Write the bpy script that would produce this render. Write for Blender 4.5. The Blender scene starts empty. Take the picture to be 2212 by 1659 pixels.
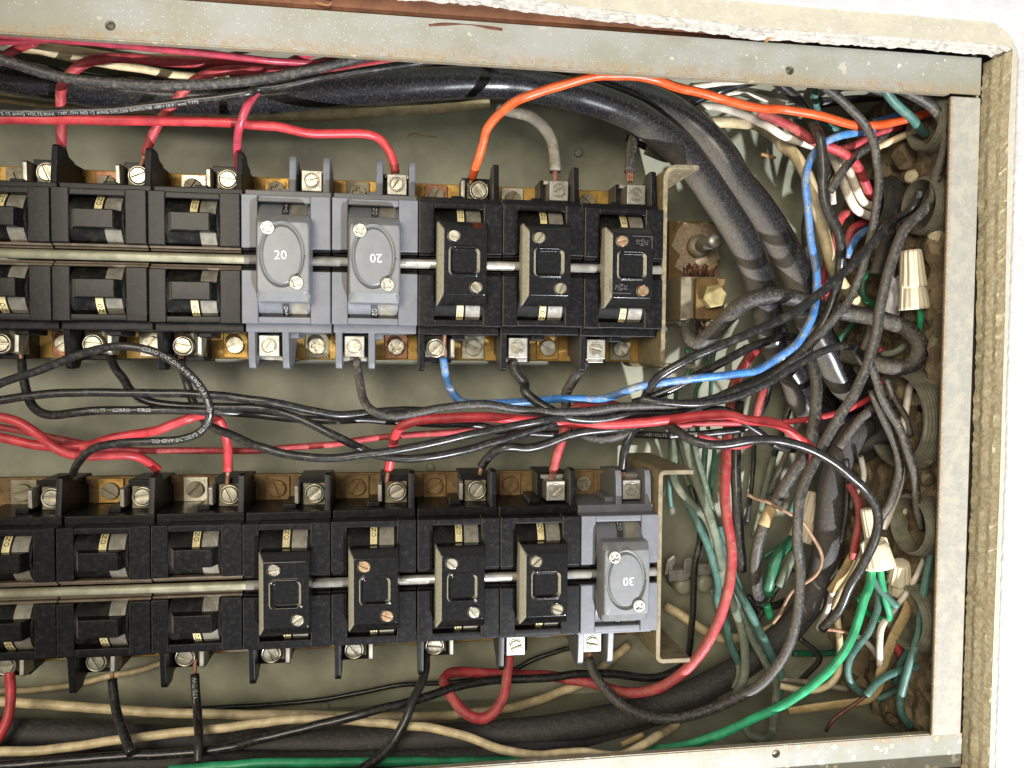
import bpy, bmesh, math, random
from mathutils import Vector, Matrix, noise
random.seed(7)
scene = bpy.context.scene
S = 0.001                                   # everything below is written in millimetres

# ------------------------------------------------------------------ camera, world, lamps, exposure
FPX = 1662.0                                # focal length in pixels of a 2212 x 1659 picture
def _rot(rx, ry, rz):
    return Matrix.Rotation(rz, 3, 'Z') @ Matrix.Rotation(ry, 3, 'Y') @ Matrix.Rotation(rx, 3, 'X')
CR = _rot(0.039, -0.147, 0.003) @ Matrix(((1, 0, 0), (0, 0, -1), (0, 1, 0)))
CC = Vector((-249.806, -324.609, 178.433))
cam_data = bpy.data.cameras.new('camera')
cam = bpy.data.objects.new('camera', cam_data)
scene.collection.objects.link(cam)
m3 = Matrix((CR[0], -CR[1], -CR[2])).transposed()
cam.matrix_world = Matrix.Translation(CC * S) @ m3.to_4x4()
cam_data.sensor_width = 36.0
cam_data.lens = 36.0 * FPX / 2212.0
cam_data.clip_start = 0.01
cam_data.clip_end = 50
scene.camera = cam

world = bpy.data.worlds.new('World')
scene.world = world
world.use_nodes = True
world.node_tree.nodes['Background'].inputs[0].default_value = (0.99, 0.975, 0.94, 1)
world.node_tree.nodes['Background'].inputs[1].default_value = 0.38

def lamp(name, kind, loc, target, energy, color, size):
    d = bpy.data.lights.new(name, kind)
    d.energy = energy; d.color = color
    if kind == 'AREA':
        d.shape = 'DISK'; d.size = size
    else:
        d.shadow_soft_size = size
    o = bpy.data.objects.new(name, d)
    scene.collection.objects.link(o)
    o.location = loc
    o.rotation_euler = (Vector(target) - Vector(loc)).to_track_quat('-Z', 'Y').to_euler()
    return o
# a warm ceiling lamp off to the upper left and a small cool hand torch low on the right
lamp('room_lamp', 'AREA', (-0.60, -1.15, 0.42), (-0.25, 0.03, 0.15), 9.5, (1.0, 0.90, 0.72), 0.50)
torch = lamp('torch', 'SPOT', (0.196, -1.01, -0.89), (-0.06, 0.03, 0.16), 165.0, (0.945, 0.965, 1.0), 0.018)
torch.data.spot_size = math.radians(27); torch.data.spot_blend = 0.5

scene.view_settings.view_transform = 'Standard'
scene.view_settings.look = 'None'
scene.view_settings.exposure = 0.28
scene.view_settings.gamma = 1.0
scene.cycles.use_denoising = True
scene.cycles.max_bounces = 6
scene.cycles.diffuse_bounces = 3
scene.cycles.glossy_bounces = 3

# ------------------------------------------------------------------ helpers
def ray(x, y, dep):
    d = CR.transposed() @ Vector(((x - 1106) / FPX, (y - 829.5) / FPX, 1.0))
    return CC + d * ((dep - CC.y) / d.y)
def px_per_mm(p):
    return FPX / ((CR @ (p - CC)).z)
REG = {}
for _r, _y in enumerate((0, 411.4, 822.9, 1226.7)):
    for _c, _x in enumerate((0, 548.6, 1097.2, 1636.0)):
        REG['a%d%d' % (_r, _c)] = (_x, _y, 0.26053)
for _n, _y in (('X0', 307.2), ('X1', 768.0), ('X2', 1141.1)):
    REG[_n] = (1398.9, _y, 0.31087)
def path(s):
    """'a00 507,1245@44 507,1040 ...' -> points in mm; @ gives the depth behind the rim, linear in between."""
    reg = None; pts = []; deps = {}
    for t in s.split():
        if t in REG: reg = REG[t]; continue
        d = None
        if '@' in t: t, d = t.split('@'); d = float(d)
        x, y = t.split(',')
        pts.append((reg[0] + float(x) * reg[2], reg[1] + float(y) * reg[2]))
        if d is not None: deps[len(pts) - 1] = d
    L = [0.0]
    for i in range(1, len(pts)):
        L.append(L[-1] + math.dist(pts[i], pts[i - 1]))
    ks = sorted(deps); out = []
    for i, (x, y) in enumerate(pts):
        if i <= ks[0]: dd = deps[ks[0]]
        elif i >= ks[-1]: dd = deps[ks[-1]]
        else:
            for a, b in zip(ks, ks[1:]):
                if a <= i <= b:
                    t = (L[i] - L[a]) / max(1e-6, L[b] - L[a]); dd = deps[a] + (deps[b] - deps[a]) * t; break
        out.append(ray(x, y, dd))
    return out
def spline(P, step=1.6):
    if len(P) < 3:
        n = max(2, int((P[1] - P[0]).length / step))
        return [P[0].lerp(P[1], i / n) for i in range(n + 1)]
    Q = [P[0] * 2 - P[1]] + P + [P[-1] * 2 - P[-2]]
    out = []
    for i in range(1, len(Q) - 2):
        p0, p1, p2, p3 = Q[i - 1:i + 3]
        t0 = 0; t1 = t0 + max(1e-3, (p1 - p0).length ** 0.5); t2 = t1 + max(1e-3, (p2 - p1).length ** 0.5); t3 = t2 + max(1e-3, (p3 - p2).length ** 0.5)
        n = max(2, int((p2 - p1).length / step))
        for k in range(n):
            t = t1 + (t2 - t1) * k / n
            a1 = p0 * ((t1 - t) / (t1 - t0)) + p1 * ((t - t0) / (t1 - t0))
            a2 = p1 * ((t2 - t) / (t2 - t1)) + p2 * ((t - t1) / (t2 - t1))
            a3 = p2 * ((t3 - t) / (t3 - t2)) + p3 * ((t - t2) / (t3 - t2))
            b1 = a1 * ((t2 - t) / (t2 - t0)) + a2 * ((t - t0) / (t2 - t0))
            b2 = a2 * ((t3 - t) / (t3 - t1)) + a3 * ((t - t1) / (t3 - t1))
            out.append(b1 * ((t2 - t) / (t2 - t1)) + b2 * ((t - t1) / (t2 - t1)))
    out.append(P[-1].copy())
    # a light smoothing keeps hand-placed bends from kinking
    for _ in range(2):
        out = [out[0]] + [(out[i - 1] + out[i] * 2 + out[i + 1]) / 4 for i in range(1, len(out) - 1)] + [out[-1]]
    return out

class MB:
    def __init__(self): self.v = []; self.f = []; self.sm = []
    def add(self, v, f, smooth=False):
        o = len(self.v); self.v += [Vector(p) for p in v]
        self.f += [tuple(i + o for i in q) for q in f]; self.sm += [smooth] * len(f); return self
    def box(self, x0, x1, y0, y1, z0, z1):
        v = [(x, y, z) for x in (x0, x1) for y in (y0, y1) for z in (z0, z1)]
        return self.add(v, [(0, 1, 3, 2), (4, 6, 7, 5), (0, 4, 5, 1), (2, 3, 7, 6), (0, 2, 6, 4), (1, 5, 7, 3)])
    def prism(self, poly, axis, a, b):
        """poly: 2D points in the two axes other than `axis` (in xyz order), extruded from a to b."""
        n = len(poly)
        def mk(p, t):
            if axis == 'x': return (t, p[0], p[1])
            if axis == 'y': return (p[0], t, p[1])
            return (p[0], p[1], t)
        v = [mk(p, a) for p in poly] + [mk(p, b) for p in poly]
        f = [tuple(range(n)), tuple(range(2 * n - 1, n - 1, -1))] + [(i, n + i, n + (i + 1) % n, (i + 1) % n) for i in range(n)]
        return self.add(v, f)
    def frames(self, pts):
        T = []
        for i in range(len(pts)):
            a = pts[max(0, i - 1)]; b = pts[min(len(pts) - 1, i + 1)]
            T.append((b - a).normalized())
        up = Vector((0, -1, 0)) if abs(T[0].y) < 0.9 else Vector((1, 0, 0))
        N = [(up - T[0] * up.dot(T[0])).normalized()]
        for i in range(1, len(pts)):
            n = N[-1] - T[i] * N[-1].dot(T[i])
            N.append(n.normalized() if n.length > 1e-6 else N[-1])
        return T, N
    def tube(self, pts, r, n=12, flat=1.0):
        T, N = self.frames(pts)
        v = []; f = []
        for i, p in enumerate(pts):
            rr = r(i / (len(pts) - 1)) if callable(r) else r
            B = T[i].cross(N[i])
            for k in range(n):
                a = 2 * math.pi * k / n
                v.append(p + N[i] * (math.cos(a) * rr * flat) + B * (math.sin(a) * rr))
        for i in range(len(pts) - 1):
            for k in range(n):
                f.append((i * n + k, i * n + (k + 1) % n, (i + 1) * n + (k + 1) % n, (i + 1) * n + k))
        self.add(v, f, True)
        o = len(self.v) - len(v)
        self.f += [tuple(o + k for k in range(n - 1, -1, -1)), tuple(o + (len(pts) - 1) * n + k for k in range(n))]; self.sm += [False, False]
        return self
    def lathe(self, base, axis, prof, n=24, rib=None, smooth=True):
        """prof: (distance along axis, radius)."""
        axis = Vector(axis).normalized(); base = Vector(base)
        u = axis.orthogonal().normalized(); w = axis.cross(u)
        v = []; f = []
        for j, (h, r) in enumerate(prof):
            for k in range(n):
                a = 2 * math.pi * k / n
                rr = r * (rib(j, a) if rib else 1.0)
                v.append(base + axis * h + u * (math.cos(a) * rr) + w * (math.sin(a) * rr))
        for j in range(len(prof) - 1):
            for k in range(n):
                f.append((j * n + k, j * n + (k + 1) % n, (j + 1) * n + (k + 1) % n, (j + 1) * n + k))
        f.append(tuple(range(n - 1, -1, -1))); f.append(tuple((len(prof) - 1) * n + k for k in range(n)))
        return self.add(v, f, smooth)
    def mesh(self, name, bevel=0, seg=2):
        me = bpy.data.meshes.new(name)
        me.from_pydata([p * S for p in self.v], [], self.f)
        me.polygons.foreach_set('use_smooth', self.sm)
        bm = bmesh.new(); bm.from_mesh(me)
        bmesh.ops.recalc_face_normals(bm, faces=bm.faces)
        if bevel:
            ed = [e for e in bm.edges if len(e.link_faces) == 2 and e.calc_face_angle(0) > 0.5]
            me['wn'] = 1
            for fc in bm.faces: fc.smooth = True
            bmesh.ops.bevel(bm, geom=ed, offset=bevel * S, segments=seg, profile=0.5, affect='EDGES', clamp_overlap=True)
        bm.to_mesh(me); bm.free()
        return me

def obj(name, me, mat=None, parent=None, M=None):
    if isinstance(me, MB): me = me.mesh(name)
    o = bpy.data.objects.new(name, me)
    scene.collection.objects.link(o)
    if mat is not None and me is not None:
        if not me.materials: me.materials.append(mat)
        elif me.materials[0] != mat:
            o.material_slots[0].link = 'OBJECT'; o.material_slots[0].material = mat
    if me is not None and me.get('wn'):
        w = o.modifiers.new('weighted_normals', 'WEIGHTED_NORMAL'); w.mode = 'FACE_AREA'; w.weight = 100; w.keep_sharp = False
    if parent is not None: o.parent = parent
    if M is not None: o.matrix_local = M
    return o
def empty(name, loc):
    o = bpy.data.objects.new(name, None); scene.collection.objects.link(o)
    o.location = Vector(loc) * S; o.empty_display_size = 0.01
    return o
def tag(o, label, cat=None, group=None, kind=None):
    if label: o['label'] = label
    if cat: o['category'] = cat
    if group: o['group'] = group
    if kind: o['kind'] = kind
    return o
_cache = {}
def cached(key, fn):
    if key not in _cache: _cache[key] = fn()
    return _cache[key]
_txt = {}
def text_verts(s, size, spacing=1.0):
    key = (s, size, spacing)
    if key not in _txt:
        c = bpy.data.curves.new('lettering', 'FONT'); c.body = s; c.size = size; c.align_x = 'CENTER'; c.align_y = 'CENTER'
        c.space_character = spacing; c.space_line = 0.8; c.resolution_u = 2
        o = bpy.data.objects.new('lettering', c); scene.collection.objects.link(o)
        dg = bpy.context.evaluated_depsgraph_get()
        me = bpy.data.meshes.new_from_object(o.evaluated_get(dg))
        _txt[key] = ([v.co.copy() for v in me.vertices], [tuple(p.vertices) for p in me.polygons])
        bpy.data.objects.remove(o); bpy.data.meshes.remove(me); bpy.data.curves.remove(c)
    return _txt[key]

# ------------------------------------------------------------------ materials
def lin(r, g, b):
    f = lambda c: (c / 255 / 12.92) if c / 255 <= 0.04045 else ((c / 255 + 0.055) / 1.055) ** 2.4
    return (f(r), f(g), f(b), 1)
class NT:
    def __init__(self, name):
        self.m = bpy.data.materials.new(name); self.m.use_nodes = True
        self.t = self.m.node_tree; self.b = self.t.nodes['Principled BSDF']
    def n(self, kind, **kw):
        x = self.t.nodes.new(kind)
        for k, v in kw.items():
            if k.startswith('i_'): x.inputs[k[2:].replace('_', ' ')].default_value = v
            else: setattr(x, k, v)
        return x
    def l(self, a, b): self.t.links.new(a, b)
    def coord(self):
        if hasattr(self, '_c'): return self._c
        tc = self.n('ShaderNodeTexCoord'); oi = self.n('ShaderNodeObjectInfo')
        va = self.n('ShaderNodeVectorMath', operation='MULTIPLY_ADD')
        self.l(oi.outputs['Random'], va.inputs[0]); va.inputs[1].default_value = (3.1, 1.7, 2.3); self.l(tc.outputs['Object'], va.inputs[2])
        self._c = va.outputs[0]; self._o = tc.outputs['Object']; return self._c
    def noise(self, scale, detail=4, rough=0.6, stretch=None):
        c = self.coord()
        if stretch:
            mp = self.n('ShaderNodeMapping'); mp.inputs['Scale'].default_value = stretch; self.l(c, mp.inputs['Vector']); c = mp.outputs[0]
        x = self.n('ShaderNodeTexNoise'); x.inputs['Scale'].default_value = scale; x.inputs['Detail'].default_value = detail; x.inputs['Roughness'].default_value = rough
        self.l(c, x.inputs['Vector']); return x.outputs['Fac']
    def vor(self, scale, feature='F1', out='Distance', rnd=1.0):
        x = self.n('ShaderNodeTexVoronoi', feature=feature); x.inputs['Scale'].default_value = scale; x.inputs['Randomness'].default_value = rnd
        self.l(self.coord(), x.inputs['Vector']); return x.outputs[out]
    def ramp(self, fac, a, b):
        x = self.n('ShaderNodeMapRange', interpolation_type='SMOOTHSTEP'); x.inputs['From Min'].default_value = a; x.inputs['From Max'].default_value = b
        self.l(fac, x.inputs['Value']); return x.outputs[0]
    def math(self, op, a, b=None):
        x = self.n('ShaderNodeMath', operation=op)
        for i, q in enumerate((a, b)):
            if q is None: continue
            if isinstance(q, (int, float)): x.inputs[i].default_value = q
            else: self.l(q, x.inputs[i])
        return x.outputs[0]
    def mix(self, fac, a, b):
        x = self.n('ShaderNodeMix', data_type='RGBA')
        for sock, q in ((x.inputs[0], fac), (x.inputs[6], a), (x.inputs[7], b)):
            if isinstance(q, (int, float)) or isinstance(q, tuple): sock.default_value = q
            else: self.l(q, sock)
        return x.outputs[2]
    def normal_axis(self, axis):
        g = self.n('ShaderNodeNewGeometry'); s = self.n('ShaderNodeSeparateXYZ'); self.l(g.outputs['Normal'], s.inputs[0]); return s.outputs[axis]
    def pos(self, axis):
        self.coord(); s = self.n('ShaderNodeSeparateXYZ'); self.l(self._o, s.inputs[0]); return s.outputs[axis]
    def bump(self, h, strength, dist=0.0005):
        x = self.n('ShaderNodeBump'); x.inputs['Strength'].default_value = strength; x.inputs['Distance'].default_value = dist
        self.l(h, x.inputs['Height']); self.l(x.outputs[0], self.b.inputs['Normal'])
    def out(self, col, rough, metal=0.0, spec=None):
        for nm, q in (('Base Color', col), ('Roughness', rough), ('Metallic', metal)):
            if isinstance(q, (int, float, tuple)): self.b.inputs[nm].default_value = q
            else: self.l(q, self.b.inputs[nm])
        if spec is not None: self.b.inputs['Specular IOR Level'].default_value = spec
        return self.m
DUST = lin(176, 164, 132)
def dusty(name, col, rough=0.4, dust=0.35, fleck=0.3, dcol=DUST, metal=0.0, top=0.5, scale=260, bump=0.15, var=0.25, spec=None):
    """surface with settled dust: patches, fine flecks, and more of it on faces turned to the panel's upper end (-X)."""
    t = NT(name)
    big = t.noise(scale, 5, 0.65); fine = t.noise(3600, 2, 0.5); mid = t.noise(1100, 3, 0.6)
    base = t.mix(t.ramp(t.noise(scale * 0.55, 3), 0.3, 0.7), tuple(c * (1 - var) for c in col[:3]) + (1,), tuple(min(1, c * (1 + var)) for c in col[:3]) + (1,))
    up = t.ramp(t.math('MULTIPLY', t.normal_axis(0), -1.0), 0.15, 0.95)
    amt = t.math('MULTIPLY', t.ramp(t.math('ADD', big, t.math('MULTIPLY', mid, 0.35)), 0.62, 0.95), dust)
    amt = t.math('ADD', amt, t.math('MULTIPLY', t.math('MULTIPLY', up, t.ramp(mid, 0.1, 0.52)), top))
    amt = t.math('ADD', amt, t.math('MULTIPLY', t.ramp(fine, 0.69, 0.77), fleck))
    amt = t.math('MINIMUM', amt, 0.92)
    c = t.mix(amt, base, dcol)
    r = t.math('ADD', rough, t.math('MULTIPLY', amt, 0.5))
    if bump: t.bump(t.math('ADD', big, t.math('MULTIPLY', fine, 0.4)), bump)
    return t.out(c, t.math('MINIMUM', r, 0.95), metal, spec)
M = {}
# wire insulation
M['red'] = dusty('red_insulation', lin(178, 52, 58), 0.4, 0.22, 0.10, lin(190, 120, 100), top=0.18)
M['redd'] = dusty('dusty_red_insulation', lin(164, 52, 60), 0.5, 0.5, 0.18, lin(176, 130, 104), top=0.35)
M['pink'] = dusty('crimson_insulation', lin(168, 58, 74), 0.32, 0.2, 0.12, lin(205, 130, 130), top=0.15)
M['black'] = dusty('black_insulation', lin(28, 28, 29), 0.3, 0.2, 0.2, lin(140, 132, 112), top=0.16, scale=500, bump=0.06, var=0.12)
M['blackd'] = dusty('dusty_black_insulation', lin(42, 41, 42), 0.5, 0.42, 0.4, lin(148, 138, 116), top=0.36, scale=620, bump=0.12, var=0.15)
M['gloss'] = dusty('glossy_black_insulation', lin(24, 24, 25), 0.22, 0.14, 0.16, lin(150, 144, 130), top=0.1)
M['cable'] = dusty('cable_jacket', lin(27, 27, 30), 0.25, 0.14, 0.16, lin(150, 143, 130), top=0.6, scale=900, bump=0.06, var=0.1, spec=0.5)
M['fuzzy'] = dusty('old_cable_jacket', lin(50, 48, 48), 0.62, 0.4, 0.6, lin(120, 112, 100), top=0.3, scale=800, bump=0.3, var=0.15)
M['orange'] = dusty('orange_insulation', lin(208, 80, 34), 0.36, 0.2, 0.08, lin(206, 158, 110), top=0.25)
M['blue'] = dusty('blue_insulation', lin(56, 116, 184), 0.34, 0.75, 0.1, lin(176, 170, 134), top=0.3, scale=190)
M['green'] = dusty('green_insulation', lin(40, 150, 100), 0.36, 0.14, 0.1, lin(140, 180, 150), top=0.1)
M['dgreen'] = dusty('dark_green_insulation', lin(26, 92, 62), 0.4, 0.3, 0.1, lin(110, 130, 105), top=0.2)
M['teal'] = dusty('teal_insulation', lin(64, 104, 96), 0.45, 0.45, 0.12, lin(120, 134, 120), top=0.2)
M['sage'] = dusty('dusty_green_insulation', lin(92, 108, 92), 0.6, 0.85, 0.3, lin(150, 146, 124), top=0.5)
M['cream'] = dusty('cream_insulation', lin(204, 186, 146), 0.45, 0.3, 0.06, lin(150, 128, 92), top=0.1)
M['white'] = dusty('white_insulation', lin(214, 204, 188), 0.45, 0.4, 0.08, lin(160, 140, 112), top=0.2)
M['tan'] = dusty('tan_paper_sheath', lin(176, 152, 108), 0.7, 0.4, 0.1, lin(120, 100, 70), top=0.1, bump=0.5)
M['grey'] = dusty('grey_dusty_insulation', lin(108, 103, 92), 0.6, 0.7, 0.3, lin(160, 150, 126), top=0.4)
M['copper'] = dusty('bare_copper', lin(172, 126, 104), 0.5, 0.35, 0.1, lin(120, 90, 70), metal=0.35, top=0.0, scale=700)
M['bronze'] = dusty('bronze_screw', lin(176, 146, 114), 0.3, 0.3, 0.1, lin(120, 90, 64), metal=0.7, top=0.0, scale=600)
M['boltb'] = dusty('dull_brass_bolt', lin(160, 146, 100), 0.5, 0.5, 0.2, lin(120, 108, 74), metal=0.4, top=0.3, scale=500)
M['dullcu'] = dusty('dull_bare_copper', lin(150, 116, 92), 0.6, 0.5, 0.15, lin(160, 142, 112), metal=0.15, top=0.3, scale=500)
M['dcopper'] = dusty('tarnished_copper', lin(108, 72, 58), 0.5, 0.3, 0.1, lin(90, 70, 60), metal=0.7, top=0.1, scale=500)
# plastics and metals
M['bake'] = dusty('black_phenolic', lin(17, 17, 19), 0.33, 0.05, 0.09, lin(150, 145, 132), top=0.4, scale=500, bump=0.05, var=0.12, spec=0.17)
M['drum'] = dusty('black_drum', lin(13, 13, 13), 0.6, 0.12, 0.1, lin(120, 112, 96), top=0.1, spec=0.15)
M['handle'] = dusty('black_handle', lin(17, 17, 17), 0.3, 0.05, 0.1, lin(150, 145, 130), top=0.45, scale=400, bump=0.04, var=0.1, spec=0.18)
M['cover'] = dusty('black_enamel_cover', lin(13, 13, 15), 0.15, 0.02, 0.1, lin(186, 178, 152), top=0.9, scale=500, bump=0.02, var=0.1)
M['gbody'] = dusty('grey_plastic', lin(98, 100, 107), 0.42, 0.14, 0.06, lin(150, 142, 118), top=0.3, var=0.08)
M['gcover'] = dusty('grey_plastic_cover', lin(108, 110, 112), 0.4, 0.14, 0.05, lin(160, 152, 128), top=0.25, var=0.06)
M['ridge'] = dusty('brown_dusty_ridge', lin(92, 80, 66), 0.6, 0.6, 0.3, lin(128, 112, 90), top=0.3)
M['band'] = dusty('grey_drum_band', lin(120, 116, 104), 0.45, 0.5, 0.2, lin(92, 86, 72), top=0.1, scale=400)
M['labely'] = dusty('yellowed_label', lin(216, 202, 150), 0.6, 0.2, 0.05, lin(150, 130, 90), top=0.1)
M['labelk'] = dusty('dark_label', lin(26, 26, 28), 0.5, 0.2, 0.1, top=0.1)
M['ink'] = dusty('black_ink', lin(24, 22, 20), 0.6, 0.0, 0.0, top=0.0, bump=0)
M['paint'] = dusty('white_print', lin(226, 226, 220), 0.6, 0.25, 0.0, lin(120, 118, 110), top=0.0, bump=0, scale=900)
M['fade'] = dusty('faded_print', lin(176, 176, 172), 0.6, 0.7, 0.0, lin(60, 60, 60), top=0.0, bump=0, scale=900)
M['redink'] = dusty('faint_dark_print', lin(96, 40, 38), 0.6, 0.6, 0.0, lin(150, 50, 50), top=0.0, bump=0, scale=900)
M['engrave'] = dusty('grey_engraving', lin(84, 84, 84), 0.6, 0.4, 0.0, lin(50, 50, 50), top=0.0, bump=0, scale=900)
M['steel'] = dusty('zinc_steel', lin(170, 165, 148), 0.32, 0.3, 0.1, lin(150, 138, 104), metal=0.85, top=0.1, scale=500, bump=0.1)
M['bright'] = dusty('bright_lug_metal', lin(164, 161, 152), 0.42, 0.2, 0.1, lin(170, 160, 132), metal=0.7, top=0.15, scale=400, bump=0.1)
M['oldsteel'] = dusty('dusty_old_steel', lin(128, 122, 104), 0.55, 0.6, 0.25, lin(150, 136, 100), metal=0.4, top=0.5, scale=300, bump=0.3)
M['brass'] = dusty('brass_bar', lin(164, 130, 66), 0.45, 0.55, 0.2, lin(110, 90, 54), metal=0.6, top=0.1, scale=220, bump=0.1)
M['rustbar'] = dusty('corroded_bar', lin(120, 96, 58), 0.6, 0.65, 0.35, lin(84, 62, 38), metal=0.3, top=0.2, scale=260, bump=0.3)
M['cplate'] = dusty('copper_plate', lin(134, 94, 70), 0.42, 0.4, 0.2, lin(104, 74, 52), metal=0.7, top=0.1, scale=400)
M['rail'] = dusty('painted_steel_rail', lin(150, 148, 126), 0.42, 0.4, 0.2, lin(126, 110, 76), metal=0.25, top=0.2, scale=200)
M['rodm'] = dusty('bright_rod', lin(196, 194, 186), 0.3, 0.25, 0.15, lin(140, 120, 84), metal=0.6, top=0.1, scale=300)
M['bracket'] = dusty('rusty_bracket', lin(120, 110, 90), 0.6, 0.75, 0.4, lin(176, 156, 108), metal=0.2, top=0.45, scale=300, bump=0.5)
M['back'] = dusty('olive_grey_enamel', lin(144, 145, 126), 0.42, 0.34, 0.12, lin(168, 162, 134), top=0.0, scale=70, bump=0.12, var=0.2)
M['nut'] = dusty('tan_wire_nut', lin(218, 206, 178), 0.42, 0.12, 0.03, lin(170, 140, 92), top=0.1, var=0.05)
M['bush'] = dusty('grey_bushing', lin(120, 118, 100), 0.55, 0.6, 0.2, lin(92, 84, 62), top=0.2)
M['bushk'] = dusty('dark_bushing', lin(52, 52, 52), 0.5, 0.5, 0.2, lin(110, 104, 88), top=0.2)
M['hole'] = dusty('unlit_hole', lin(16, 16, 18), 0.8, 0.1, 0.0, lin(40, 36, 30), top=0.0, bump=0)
M['wood'] = dusty('brown_lath', lin(120, 78, 52), 0.75, 0.5, 0.2, lin(84, 54, 36), top=0.2, scale=120, bump=0.4)
M['straw'] = dusty('dry_fibre', lin(170, 128, 84), 0.8, 0.3, 0.0, lin(120, 80, 50), top=0.0, bump=0)
M['stone'] = dusty('brown_stone', lin(120, 98, 72), 0.85, 0.6, 0.3, lin(90, 70, 50), top=0.2, scale=200, bump=0.8)
M['crumple'] = dusty('crumpled_white_film', lin(214, 212, 214), 0.3, 0.2, 0.0, lin(150, 145, 140), top=0.0, bump=0.4)

def rim_paint():
    t = NT('rim_paint')
    base = t.mix(t.ramp(t.noise(40, 3), 0.35, 0.65), lin(132, 132, 118), lin(142, 142, 136))
    sp = t.vor(230); sn = t.noise(600, 3, 0.6)
    keep = t.ramp(t.vor(230, out='Color'), 0.62, 0.70)
    speck = t.math('MULTIPLY', t.ramp(t.math('ADD', sp, t.math('MULTIPLY', sn, 0.5)), 0.56, 0.50), keep)
    sp2 = t.math('MULTIPLY', t.ramp(t.vor(1100), 0.30, 0.22), t.ramp(t.vor(1100, out='Color'), 0.45, 0.5))
    speck = t.math('MULTIPLY', speck, t.ramp(t.noise(16, 3), 0.38, 0.6))
    sp2 = t.math('MULTIPLY', sp2, t.ramp(t.noise(22, 3), 0.3, 0.62))
    base = t.mix(t.math('MULTIPLY', t.ramp(t.noise(55, 5, 0.7, (0.35, 1, 1)), 0.5, 0.75), 0.5), base, lin(112, 104, 84))
    c = t.mix(t.math('MULTIPLY', speck, 0.85), base, lin(206, 198, 172))
    sp3 = t.math('MULTIPLY', t.ramp(t.math('ADD', t.vor(95), t.math('MULTIPLY', sn, 0.9)), 0.66, 0.58), t.ramp(t.vor(95, out='Color'), 0.5, 0.56))
    sp3 = t.math('MULTIPLY', sp3, t.ramp(t.math('ADD', t.pos(0), t.math('MULTIPLY', t.noise(20, 3), 0.3)), -0.10, 0.12))
    c = t.mix(t.math('MULTIPLY', sp3, 0.8), c, lin(200, 194, 172))
    scr = t.math('MULTIPLY', t.ramp(t.noise(260, 3, 0.7, (0.06, 1, 1)), 0.70, 0.76), 0.45)
    c = t.mix(scr, c, lin(118, 112, 100))
    c = t.mix(t.math('MULTIPLY', sp2, 0.7), c, lin(196, 194, 182))
    # dirt and rust along the folded inner edge
    z = t.pos(2)
    e1 = t.ramp(z, 0.3065, 0.3000); e2 = t.ramp(z, -0.0045, -0.0005)
    edge = t.math('MAXIMUM', t.math('MULTIPLY', e1, t.ramp(z, 0.15, 0.16)), t.math('MULTIPLY', e2, t.ramp(z, 0.16, 0.15)))
    edge = t.math('MULTIPLY', edge, 1.0)
    n1 = t.noise(260, 5, 0.7); n2 = t.noise(1500, 3, 0.6)
    c = t.mix(t.math('MULTIPLY', t.math('MULTIPLY', edge, t.ramp(n1, 0.35, 0.65)), 0.75), c, lin(148, 128, 92))
    c = t.mix(t.math('MULTIPLY', t.math('MULTIPLY', edge, t.ramp(t.math('ADD', n2, t.math('MULTIPLY', n1, 0.4)), 0.72, 0.82)), 0.55), c, lin(126, 92, 60))
    c = t.mix(t.math('MULTIPLY', t.ramp(n1, 0.72, 0.8), 0.35), c, lin(120, 100, 70))
    t.bump(t.math('ADD', speck, t.math('MULTIPLY', n2, 0.3)), 0.25)
    return t.out(c, 0.52, 0.05)
def galvanised():
    t = NT('galvanised_rim')
    sp = t.noise(700, 4, 0.5)
    c = t.mix(t.ramp(sp, 0.38, 0.62), lin(158, 155, 143), lin(149, 147, 140))
    c = t.mix(t.math('MULTIPLY', t.ramp(t.noise(160, 3), 0.45, 0.65), 0.5), c, lin(178, 172, 154))
    n = t.noise(900, 4, 0.7)
    c = t.mix(t.math('MULTIPLY', t.ramp(n, 0.66, 0.74), 0.7), c, lin(170, 124, 82))
    x = t.pos(0)
    c = t.mix(t.math('MULTIPLY', t.ramp(x, 0.0022, 0.0002), t.ramp(n, 0.38, 0.6)), c, lin(150, 118, 74))
    t.bump(sp, 0.12)
    return t.out(c, 0.5, 0.15)
def plaster(name, a, b, c3, sc=120, bump=0.9, rough=0.85):
    t = NT(name)
    n1 = t.noise(sc, 6, 0.7); n2 = t.noise(sc * 7, 4, 0.7)
    c = t.mix(t.ramp(n1, 0.35, 0.65), a, b)
    c = t.mix(t.ramp(n2, 0.55, 0.72), c, c3)
    t.bump(t.math('ADD', n1, t.math('MULTIPLY', n2, 0.5)), bump, 0.001)
    return t.out(c, rough)
def rubble_mat():
    t = NT('dirt_and_rubble')
    col = t.vor(170, out='Color'); n1 = t.noise(90, 6, 0.7); n2 = t.noise(700, 5, 0.75)
    sep = t.n('ShaderNodeSeparateColor'); t.l(col, sep.inputs[0])
    c = t.mix(t.ramp(sep.outputs[0], 0.2, 0.9), lin(132, 112, 84), lin(184, 162, 126))
    c = t.mix(t.math('MULTIPLY', t.ramp(sep.outputs[1], 0.86, 0.9), 0.8), c, lin(206, 192, 152))
    c = t.mix(t.math('MULTIPLY', t.ramp(n1, 0.5, 0.68), 0.6), c, lin(90, 72, 54))
    c = t.mix(t.math('MULTIPLY', t.ramp(n2, 0.58, 0.7), 0.7), c, lin(200, 172, 122))
    t.bump(t.math('ADD', t.math('MULTIPLY', t.vor(170), 0.8), n2), 1.0, 0.003)
    return t.out(c, 0.95)
M['rim'] = rim_paint()
M['galv'] = galvanised()
M['wallw'] = plaster('white_wall_paint', lin(184, 181, 182), lin(173, 170, 170), lin(190, 188, 188), 38, 0.9, 0.6)
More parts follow.
